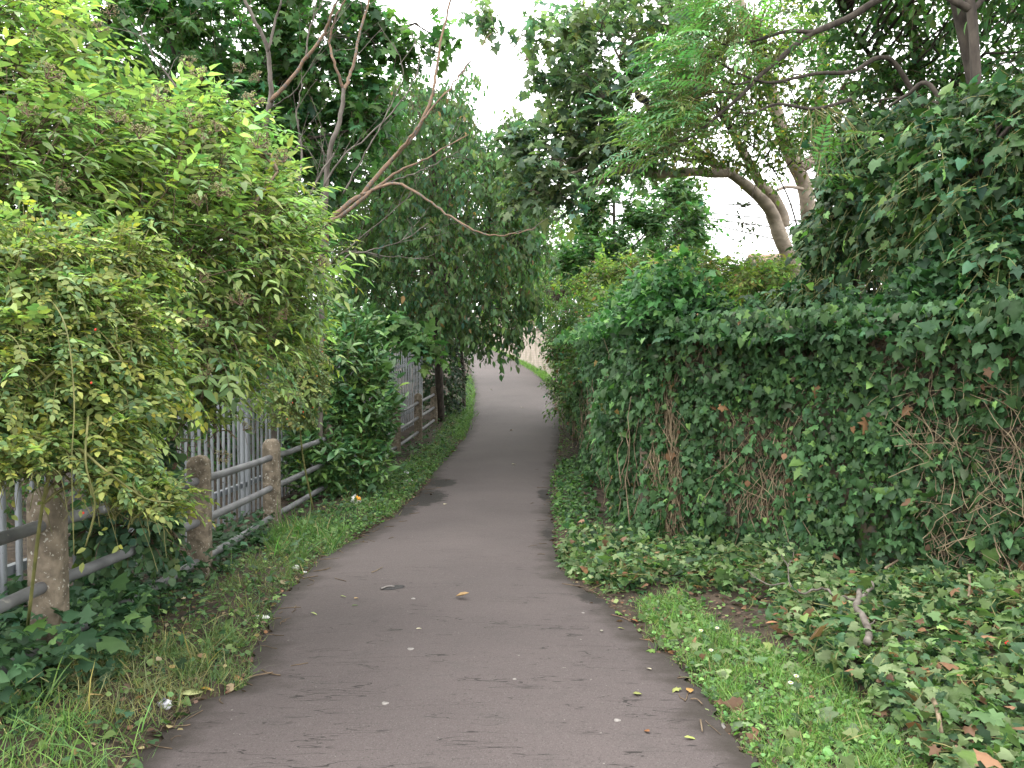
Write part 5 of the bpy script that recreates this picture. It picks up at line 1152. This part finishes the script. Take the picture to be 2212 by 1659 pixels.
# ivy and nettles creeping over the left verge
IVL = [(-250, 1340), (140, 1320), (260, 1290), (330, 1370), (250, 1480), (60, 1560), (-250, 1600)]
a = ground_leaves('x', [(IVL, 2300, .068, (.045, .115, .045), ((.10, (.11, .22, .05)),), .28, .55, {}), ([(560, 1130), (700, 1050), (860, 955), (940, 900), (1000, 800), (1022, 800), (1015, 900), (985, 970), (860, 1100), (700, 1180), (600, 1165)], 2400, .05, (.04, .11, .035), ((.2, (.10, .19, .045)),), .12, .5, dict(keep=off(.02), yr=(5, 30))), ([(1205, 1000), (1262, 990), (1310, 1175), (1235, 1165), (1200, 1100)], 1000, .05, (.04, .11, .03), ((.15, (.10, .2, .04)),), .10, .55, dict(keep=off(.02))), (L_VERGE, 800, .05, (.04, .095, .035), ((.1, (.12, .22, .04)),), .10, .5, {}), ([(140, 1290), (420, 1180), (600, 1120), (590, 1170), (420, 1290), (260, 1400)], 1300, .055, (.03, .08, .03), (), .22, .55, {})], 211)
tag(leaves('ground_ivy', IVYS, *a, M['leaf_gloss']), kind='stuff')
a = ground_leaves('x', [(L_VERGE, 7800, .028, (.085, .17, .045), ((.2, (.14, .22, .05)), (.07, (.28, .2, .06))), .055, .5, dict(keep=off(-.06))), ([(560, 1180), (760, 1120), (860, 1020), (960, 950), (985, 975), (930, 1035), (830, 1130), (715, 1195)], 3200, .032, (.08, .18, .035), ((.12, (.15, .2, .06)),), .10, .5, dict(keep=off(-.06))),
                        (GRASS_R, 5200, .021, (.105, .235, .045), ((.25, (.14, .24, .06)),), .035, .6, {}), (R_VERGE, 4600, .028, (.07, .16, .035), ((.2, (.14, .22, .05)),), .05, .45, dict(keep=off(-.05))),
                        ([(1185, 1110), (1190, 1010), (1235, 1000), (1260, 1100), (1225, 1170)], 900, .035, (.08, .19, .035), (), .10, .5, {})], 212)
tag(leaves('weeds', T_ROUND, *a, M['leaf']), kind='stuff')
# heap of clipped ivy
def pile_keep(x, y, px, py, r):
    bare = in_poly(px, py, [(1520, 1290), (1660, 1285), (1690, 1330), (1600, 1350), (1520, 1330)]); return (~bare | (r.random(x.shape) < .3)) & ((x > xr(y) + .0) | (r.random(x.shape) < .1))
a = ground_leaves('x', [(PILE, 15500, .050, (.09, .17, .05), ((.32, (.17, .235, .09)), (.22, (.025, .075, .025)), (.04, (.2, .10, .05))), .20, .75, dict(keep=pile_keep)), (GRASS_R, 620, .048, (.14, .2, .075), ((.15, (.2, .10, .05)), (.3, (.05, .11, .035))), .04, .7, {}),
                        ([(1200, 1220), (1240, 1165), (1430, 1195), (1400, 1260), (1250, 1255)], 1500, .046, (.10, .19, .06), ((.35, (.18, .25, .10)),), .07, .55, dict(keep=pile_keep))], 213)
tag(leaves('ivy_clippings', IVYS, *a, M['leaf']), kind='stuff')
q = scatter(PILE, 1100, rC, keep=pile_keep); n = len(q); q[:, 2] += .16 * rC.random(n); d = rC.normal(0, 1, (n, 3)); d[:, 2] *= .3; d = nrmz(d); L = rC.uniform(.06, .3, n); k = np.linspace(-.5, .5, 5)
P = q[:, None] + d[:, None] * (L[:, None] * k)[..., None] + rC.normal(0, .008, (n, 5, 3)); mb = MB(); mb.tubes(P, np.full((n, 5), .0026), 4)
tag(mb.build('clipped_stalks', M['cane']), kind='stuff')
# dry leaves and bits along both rims
RIM_L = [(a_[1] - 8, a_[0]) for a_ in PL] + [(a_[1] + 30, a_[0]) for a_ in PL[::-1]]
def rim(side):
    def kf(x, y, px, py, r):
        dd = (x - xl(y)) if side < 0 else (xr(y) - x)
        return r.random(x.shape) < np.exp(-np.abs(dd - (-.03)) / .09)
    return kf
BIG = [(-400, 1700), (2400, 1700), (2400, 700), (-400, 700)]
sp = []
a = ground_leaves('x', [(BIG, 1300, .026, (.12, .065, .04), ((.25, (.22, .16, .09)), (.08, (.3, .24, .10)), (.35, (.06, .038, .025))), .02, .35, dict(keep=rim(-1), yr=(2.6, 18), xr_=(-3, 0))),
                        (BIG, 2300, .026, (.12, .062, .035), ((.2, (.24, .17, .09)), (.15, (.15, .2, .06)), (.25, (.07, .04, .03))), .02, .35, dict(keep=rim(1), yr=(2.6, 24), xr_=(0, 2.6))),
                        (PILE, 520, .05, (.22, .11, .05), ((.3, (.28, .18, .1)),), .12, .5, {}), (L_VERGE, 420, .036, (.14, .085, .045), ((.3, (.25, .2, .12)),), .05, .45, {}),
                        ([(1480, 1270), (1700, 1270), (1700, 1340), (1520, 1345)], 260, .035, (.14, .075, .045), ((.4, (.05, .03, .02)),), .015, .3, {})], 214)
tag(leaves('leaf_litter', T_ROUND, *a, M['leaf_dry']), kind='stuff')
def twig_litter(specs, seed):
    r = np.random.default_rng(seed); mb = MB()
    for poly, n, kw in specs:
        q = scatter(poly, n, r, **kw); n = len(q); q[:, 2] += .012; th = r.uniform(0, 6.28, n); L0 = .16; d = np.stack([np.cos(th), np.sin(th), r.normal(0, .06, n)], -1); L = r.uniform(.05, .18, n)
        P = q[:, None] + d[:, None] * (L[:, None] * np.linspace(-.5, .5, 4))[..., None] + r.normal(0, .006, (n, 4, 3)); P[..., 2] = np.maximum(P[..., 2], np.maximum(gz(P[..., 0], P[..., 1]), pathz(P[..., 0], P[..., 1])) + .004); mb.tubes(P, np.full((n, 4), .0023) * r.uniform(.6, 1.5, (n, 1)), 4)
    return mb
tag(twig_litter([(BIG, 110, dict(keep=rim(-1), yr=(2.6, 12), xr_=(-3, 0))), (BIG, 90, dict(keep=rim(1), yr=(2.6, 16), xr_=(0, 2.6))), (L_VERGE, 150, {}), ([(1400, 1230), (1700, 1260), (1700, 1340), (1450, 1330)], 60, {})], 215).build('twig_litter', M['twig']), kind='stuff')

# ================================================================== SINGLE SMALL THINGS
def gp(px, py, dz=.004):
    q = gpt(px, py); z = max(float(gz(q[0], q[1])), float(pathz(q[0], q[1])) if xl(q[1]) < q[0] < xr(q[1]) else -9); return np.array([q[0], q[1], z + dz])
rL = np.random.default_rng(301)
def fallen_leaf(px, py, size, col, label, tm=T_ROUND, group='fallen leaves on the path', ang=None, curl=1., name='fallen_leaf', cat='leaf', dz=.008, tilt=.12):
    q = gp(px, py, dz); th = rL.uniform(0, 6.28) if ang is None else ang
    V0, T0 = tm; V = V0.copy(); V[:, 2] = V[:, 2] * curl + .04; V[:, 1] -= .5
    f = nrmz(np.array([[math.cos(th), math.sin(th), rL.normal(0, tilt)]])); nr = nrmz(np.array([[rL.normal(0, tilt), rL.normal(0, tilt), 1.]]))
    # a thin solid leaf: upper and lower skin joined by the rim
    top = leaves(name, (V, T0), q[None], f, nr, np.array([size]), np.array([col]), M['leaf_dry'])
    md = top.modifiers.new('thick', 'SOLIDIFY'); md.thickness = .0012; md.offset = 0
    return tag(top, label, cat, group)
TAN = (.40, .27, .14); GRN = (.12, .20, .05); PGR = (.27, .31, .13); YEL = (.36, .23, .05); BRN = (.22, .10, .045); YG = (.25, .27, .09); PALE = (.55, .50, .36)
fallen_leaf(999, 1311, .100, (.36, .235, .115), 'large curled tan leaf lying alone in the middle of the path', T_ELDER and t_ellip(.26, .5, -.25), ang=-.25, curl=1.2, tilt=.05, dz=.012)
fallen_leaf(416, 1514, .115, (.40, .42, .20), 'big pale green oval leaf flat at the path edge beside white foil', t_ellip(.24, .12, .05), ang=.75)
fallen_leaf(447, 1499, .07, YEL, 'orange-yellow leaf touching the big pale green oval leaf', T_ELDER, ang=-.1)
fallen_leaf(208, 1529, .085, (.52, .38, .17), 'tan oval leaf standing in the grass left of the white foil', t_ellip(.26, .2, .1), ang=1.1, dz=.05, tilt=.4)
fallen_leaf(525, 1484, .075, (.27, .15, .07), 'curled brown leaf clump at the tip of the left verge', T_IVY, ang=.2, curl=2.)
fallen_leaf(742, 1306, .045, PGR, 'pale green leaf on the path above the tiny tan leaf at the left', T_ELDER, ang=.1)
fallen_leaf(767, 1326, .045, GRN, 'small green leaf on the path left of the tan leaf', T_ELDER, ang=.5)
fallen_leaf(770, 1313, .04, TAN, 'tiny tan leaf between two green leaves on the path', T_ROSE)
fallen_leaf(680, 1343, .055, PGR, 'pale grey-green leaf on the path near the left verge', T_ELDER, ang=0)
fallen_leaf(905, 1379, .035, PALE, 'narrow whitish leaf on the path just nearer than the tan leaf', T_LANCE, ang=.5)
fallen_leaf(1340, 1334, .055, GRN, 'green leaf on the asphalt by the dirt below the clippings', T_IVY)
fallen_leaf(1374, 1348, .06, BRN, 'reddish brown leaf with a stalk at the right rim of the path', T_IVY)
fallen_leaf(1342, 1373, .045, YG, 'light green leaf on the asphalt near the tip of the right lawn', T_ELDER, ang=.1)
fallen_leaf(1299, 1383, .035, (.22, .21, .17), 'grey shrivelled leaf on the right half of the path', T_ROSE)
fallen_leaf(1399, 1389, .065, (.20, .09, .04), 'dark brown leaf with a pale stick at the lawn edge', T_IVY)
fallen_leaf(1404, 1426, .05, GRN, 'small green ivy leaf on asphalt below the brown lawn-edge leaf', T_IVY)
fallen_leaf(1377, 1524, .045, YG, 'yellowish oval leaf alone on the near right asphalt', T_ROUND, ang=-.1)
fallen_leaf(1458, 1514, .05, YG, 'yellow-green lobed leaf with a stalk next to the orange leaf', T_IVY)
fallen_leaf(1489, 1511, .062, (.34, .20, .07), 'orange-brown leaf at the right rim of the path by the lawn', t_ellip(.3, .3, .1), ang=1.5)
fallen_leaf(1402, 1467, .03, PALE, 'tiny pale leaf on the asphalt above the yellowish oval leaf', T_ROSE)
fallen_leaf(1397, 1615, .035, BRN, 'small brown leaf on the asphalt at the bottom right', T_ROSE)
fallen_leaf(1495, 1619, .075, (.30, .34, .10), 'yellow-green leaf sprig at the bottom right of the path', T_LANCE, ang=.2)
fallen_leaf(1110, 1011, .08, PALE, 'pale leaf in the shaded middle stretch of the path', T_ROUND)
fallen_leaf(962, 1100, .06, PALE, 'pale leaf on the path beside the mud patch', T_ROUND)
fallen_leaf(1212, 1130, .075, PGR, 'pale green leaf at the right rim beside the bulging ivy', T_ROUND)
fallen_leaf(1105, 935, .09, TAN, 'tan leaf on the far shaded path under the cherry', T_ROUND)
fallen_leaf(1128, 885, .09, PALE, 'whitish leaf on the far path below the sunlit stretch', T_ROUND)
fallen_leaf(1060, 845, .10, PALE, 'whitish leaf on the far sunlit stretch of the path', T_ROUND)
def stick(pix, r, label, m='twig', group='loose sticks', name='stick', lift=.006):
    P = catmull(np.array([gp(a, b, r + lift) for a, b in pix]), 4); Vt, Tt = tubes_np(P, np.linspace(r, r * .7, len(P)), 7, True)
    return tag(mesh_np(name, Vt, Tt, M[m], smooth=True), label, 'stick', group)
stick([(803, 1253), (813, 1249), (826, 1243)], .004, 'short pale twig on the path farther than the tan leaf', 'vine')
stick([(824, 1290), (838, 1288), (852, 1287)], .006, 'flat pale wood splinter beside the dark tar stain', 'gum')
stick([(1320, 1347), (1345, 1349), (1366, 1348)], .0035, 'straight reddish stalk at the right rim of the path', 'redstalk')
stick([(1400, 1414), (1424, 1425), (1447, 1435)], .004, 'grey stick poking from the lawn onto the asphalt')
stick([(1492, 1532), (1505, 1537), (1517, 1542)], .004, 'short brown twig below the orange leaf')
stick([(1513, 1578), (1515, 1595), (1517, 1608)], .004, 'upright-lying tan twig beside the torn pale paper', 'vine')
stick([(2010, 1590), (2022, 1630), (2032, 1680)], .011, 'cut pale ivy stick end in the clippings at the bottom right', 'vine', lift=.15)
stick([(2092, 1306), (2094, 1330), (2091, 1356)], .008, 'stub of tan ivy stem standing in the clippings', 'vine', lift=.16)
stick([(1814, 1197), (1817, 1222), (1820, 1248)], .008, 'pale snapped ivy stem leaning at the foot of the wall', 'vine', lift=.12)
stick([(1912, 1298), (1925, 1288), (1942, 1276)], .009, 'tan forked ivy stem on top of the clipping heap', 'vine', lift=.2)
stick([(560, 1338), (585, 1342), (610, 1336)], .004, 'grey twig jutting from the left verge onto the path')
stick([(490, 1500), (540, 1480), (590, 1474)], .005, 'dry brown stalk along the left path rim by the yellow leaf')
# ---- fallen branch
fb = thing('fallen_branch', 'crooked fallen branch with grey bark lying across the ivy clippings', 'branch', tuple(gp(1865, 1400)))
def c8(l): return [(1475 + a / 3, 1106 + b / 3) for a, b in l]
def br(pix, r0, r1, lift): P = catmull(np.array([gp(a, b, r0 + lift) for a, b in pix]), 5); P[:, 2] += .004 * np.sin(np.arange(len(P)) * 1.3); return P, np.linspace(r0, r1, len(P))
mb = MB(); P, r_ = br(c8([(1190, 1108), (1203, 1050), (1165, 930), (1118, 860), (1138, 790), (1140, 742)]), .018, .015, .17); mb.tubes(P, r_, 10, True); mb.build('limb', M['bark_grey'], fb, smooth=True)
for pts, a, b in (([(1138, 800), (1160, 775), (1192, 735), (1228, 690), (1225, 655), (1190, 648)], .017, .009), ([(1125, 790), (1060, 765), (985, 752), (945, 715), (905, 692), (840, 710), (760, 720), (690, 645), (678, 520), (632, 430), (615, 345)], .012, .004),
                  ([(678, 520), (715, 440), (708, 372), (660, 350)], .006, .003), ([(760, 720), (670, 655), (540, 640), (430, 570), (400, 540)], .007, .003), ([(1165, 930), (1210, 945), (1240, 942)], .006, .003)):
    mb = MB(); P, r_ = br(c8(pts), a * .75, b * .75, .165); mb.tubes(P, r_, 7, True); mb.build('side_shoot', M['bark_grey'], fb, smooth=True)
# ---- litter
def crumple(name, px, py, sz, m, label, cat, seed, flat=.5, dz=.02, parts=()):
    r = np.random.default_rng(seed); t = thing(name, label, cat, tuple(gp(px, py, 0)))
    n1, n2 = 8, 12; V = []
    for i in range(n1 + 1):
        for j in range(n2):
            a = math.pi * i / n1; b = 2 * math.pi * j / n2; k = 1 + r.normal(0, .22); V.append([math.sin(a) * math.cos(b) * k, math.sin(a) * math.sin(b) * k * .7, math.cos(a) * flat * (1 + r.normal(0, .25))])
    T = [];
    for i in range(n1):
        for j in range(n2): a = i * n2 + j; b = i * n2 + (j + 1) % n2; T += [[a, a + n2, b + n2], [a, b + n2, b]]
    V = np.array(V) * sz + np.array(t.location) + [0, 0, sz * flat * .8 + dz * .2]
    mesh_np('wrapper', V, T, M[m], t)
    for (ox, oy, oz, s2, m2, nm) in parts:
        mesh_np(nm, (V - V.mean(0)) * s2 + V.mean(0) + np.array([ox, oy, oz]) * sz, T, M[m2], t)
    return t
crumple('crumpled_wrapper', 357, 1537, .032, 'foil', 'crumpled white and dark foil in the grass left of the pale oval leaf', 'litter', 1, .7)
crumple('crumpled_wrapper', 640, 1232, .030, 'paper', 'crumpled white scrap on the verge farther than the second railing post', 'litter', 2, .6)
crumple('crumpled_wrapper', 657, 1240, .022, 'paper', 'small flat white scrap nearest the asphalt beside a larger scrap', 'litter', 3, .25)
crumple('paper_cup', 769, 1089, .065, 'paper', 'crushed white cup with an orange mark on the verge near the mud', 'litter', 4, .8, parts=((.35, -.25, .25, .62, 'orange', 'orange_mark'),))
crumple('crumpled_wrapper', 882, 1041, .06, 'paper', 'flattened white wrapper at the far rim of the mud patch', 'litter', 5, .35)
crumple('crumpled_wrapper', 878, 1026, .05, 'foil', 'grey plastic scrap behind the flattened wrapper by the mud', 'litter', 6, .6)
crumple('torn_paper', 1545, 1587, .055, 'gum', 'torn pale paper at the lawn corner of the path', 'litter', 7, .2)
crumple('paper_strip', 565, 1342, .05, 'paper', 'thin white wrapper strip on the left rim of the path', 'litter', 8, .12)
crumple('red_scrap', 2176, 1447, .014, 'red', 'small red plastic scrap among the clippings at the right edge', 'litter', 9, .6, dz=.6)
for i, (a, b, s_) in enumerate([(887, 1425, .018), (832, 1549, .016), (1333, 1585, .015), (893, 1313, .014), (1112, 1493, .009), (1260, 1339, .010)]):
    q = gp(a, b, .0); k = 14; th = np.arange(k) / k * 6.283; rr = s_ * (1 + .15 * np.sin(th * 3 + i)); V = [[q[0], q[1], q[2] + .004]] + [[q[0] + rr[j] * math.cos(th[j]), q[1] + rr[j] * math.sin(th[j]) * .9, q[2] + .003] for j in range(k)] + [[q[0] + 1.1 * rr[j] * math.cos(th[j]), q[1] + 1.1 * rr[j] * math.sin(th[j]), q[2] - .004] for j in range(k)]
    T = [[0, 1 + j, 1 + (j + 1) % k] for j in range(k)] + [[1 + j, 1 + k + j, 1 + k + (j + 1) % k] for j in range(k)] + [[1 + j, 1 + k + (j + 1) % k, 1 + (j + 1) % k] for j in range(k)]
    lab = ['round pale gum spot left of centre on the near asphalt, largest of the gum spots', 'pale gum spot near the bottom left among the cracks', 'pale gum spot near the bottom right of the asphalt', 'faint gum spot just left of the tan leaf', 'tiny pale gum spot in the centre among fine cracks', 'tiny pale gum spot on the right half level with the lawn tip'][i]
    tag(mesh_np('gum_spot', V, T, M['gum']), lab, 'gum', 'gum spots on the asphalt')
tag(patch('tar_stain', [(823, 1289), (850, 1283), (872, 1283), (871, 1288), (845, 1292), (826, 1293)], M['stain'], .002, seed=9), 'dark tar stain on the path beside a pale wood splinter', 'stain')
# ---- daisies
dz0 = thing('daisy', 'white daisy in the right lawn, lower left one of the close pair', 'daisy', tuple(gp(1705, 1508)), 'daisies in the lawn')
bq = np.array(dz0.location); mb = MB(); mb.tubes(np.array([bq, bq + [.003, 0, .03], bq + [.004, -.004, .062]]), [.0013] * 3, 5); mb.build('stem', M['cane'], dz0)
hd = bq + [.004, -.006, .064]; mb = MB()
for i in range(16):
    a = i / 16 * 6.283; d = np.array([math.cos(a), math.sin(a) * .85, .1 + .25 * math.sin(a)]); s = np.array([-math.sin(a), math.cos(a), 0]) * .0024; mb.add([hd + d * .003, hd + d * .010 + s, hd + d * .0145, hd + d * .010 - s, hd + d * .009 - [0, 0, .0012]], [[0, 1, 2], [0, 2, 3], [0, 4, 1], [0, 3, 4], [1, 4, 2], [2, 4, 3]])
mb.build('petals', M['petal'], dz0)
mb = MB()
th = np.arange(10) / 10 * 6.283; V = [hd + [0, -.001, .005]] + [hd + np.array([math.cos(t) * .0048, math.sin(t) * .0044, .0025]) for t in th] + [hd + np.array([math.cos(t) * .0045, math.sin(t) * .004, -.001]) for t in th]
mb.add(V, [[0, 1 + j, 1 + (j + 1) % 10] for j in range(10)] + [[1 + j, 11 + j, 11 + (j + 1) % 10] for j in range(10)] + [[1 + j, 11 + (j + 1) % 10, 1 + (j + 1) % 10] for j in range(10)]); mb.build('disc', M['daisy_disc'], dz0)
for (a, b, lab) in ((1717, 1494, 'white daisy in the right lawn, upper right one of the close pair'), (1535, 1431, 'white daisy near the left rim of the right lawn'), (1512, 1396, 'small daisy at the top left of the right lawn'), (1548, 1386, 'half-closed daisy at the top of the right lawn by the bare soil')):
    o_ = dz0.copy(); COL.objects.link(o_); o_.location = Vector(gp(a, b)); o_['label'] = lab; o_.rotation_euler = (0, 0, rL.uniform(-.6, .6))
    for chd in list(dz0.children):
        c_ = chd.copy(); COL.objects.link(c_); c_.parent = o_
# ---- pigeon
bl_ = at(1387, 216, 12.1); bird = thing('pigeon', 'grey pigeon perched on a branch in the upper right canopy', 'pigeon', tuple(bl_ - [0, 0, .12]))
bm_pts = np.array([(-.17, 0, -.07), (-.11, 0, -.035), (-.05, 0, .0), (.02, 0, .03), (.07, 0, .06), (.09, 0, .10), (.10, 0, .13), (.125, 0, .135)]); rr = np.array([.012, .035, .058, .066, .052, .032, .033, .012])
q = catmull(bm_pts, 4) * [-.9, 1, 1]; Vt, Tt = tubes_np(q + bl_ , np.interp(np.linspace(0, 7, len(q)), range(8), rr), 12, True); mesh_np('body', Vt, Tt, M['feather'], bird, smooth=True)
mb = MB(); mb.tubes(np.array([(-.11, 0, .135), (-.125, 0, .133), (-.14, 0, .126)]) + bl_, [.009, .006, .002], 6, True); mb.build('beak', M['bark_dark'], bird)
for sg in (-1, 1):
    mb = MB(); mb.tubes(np.array([(-.02, sg * .02, -.02), (-.02, sg * .02, -.07), (-.03, sg * .02, -.10)]) + bl_, [.008, .005, .005], 6, True); mb.build('leg', M['redstalk'], bird)
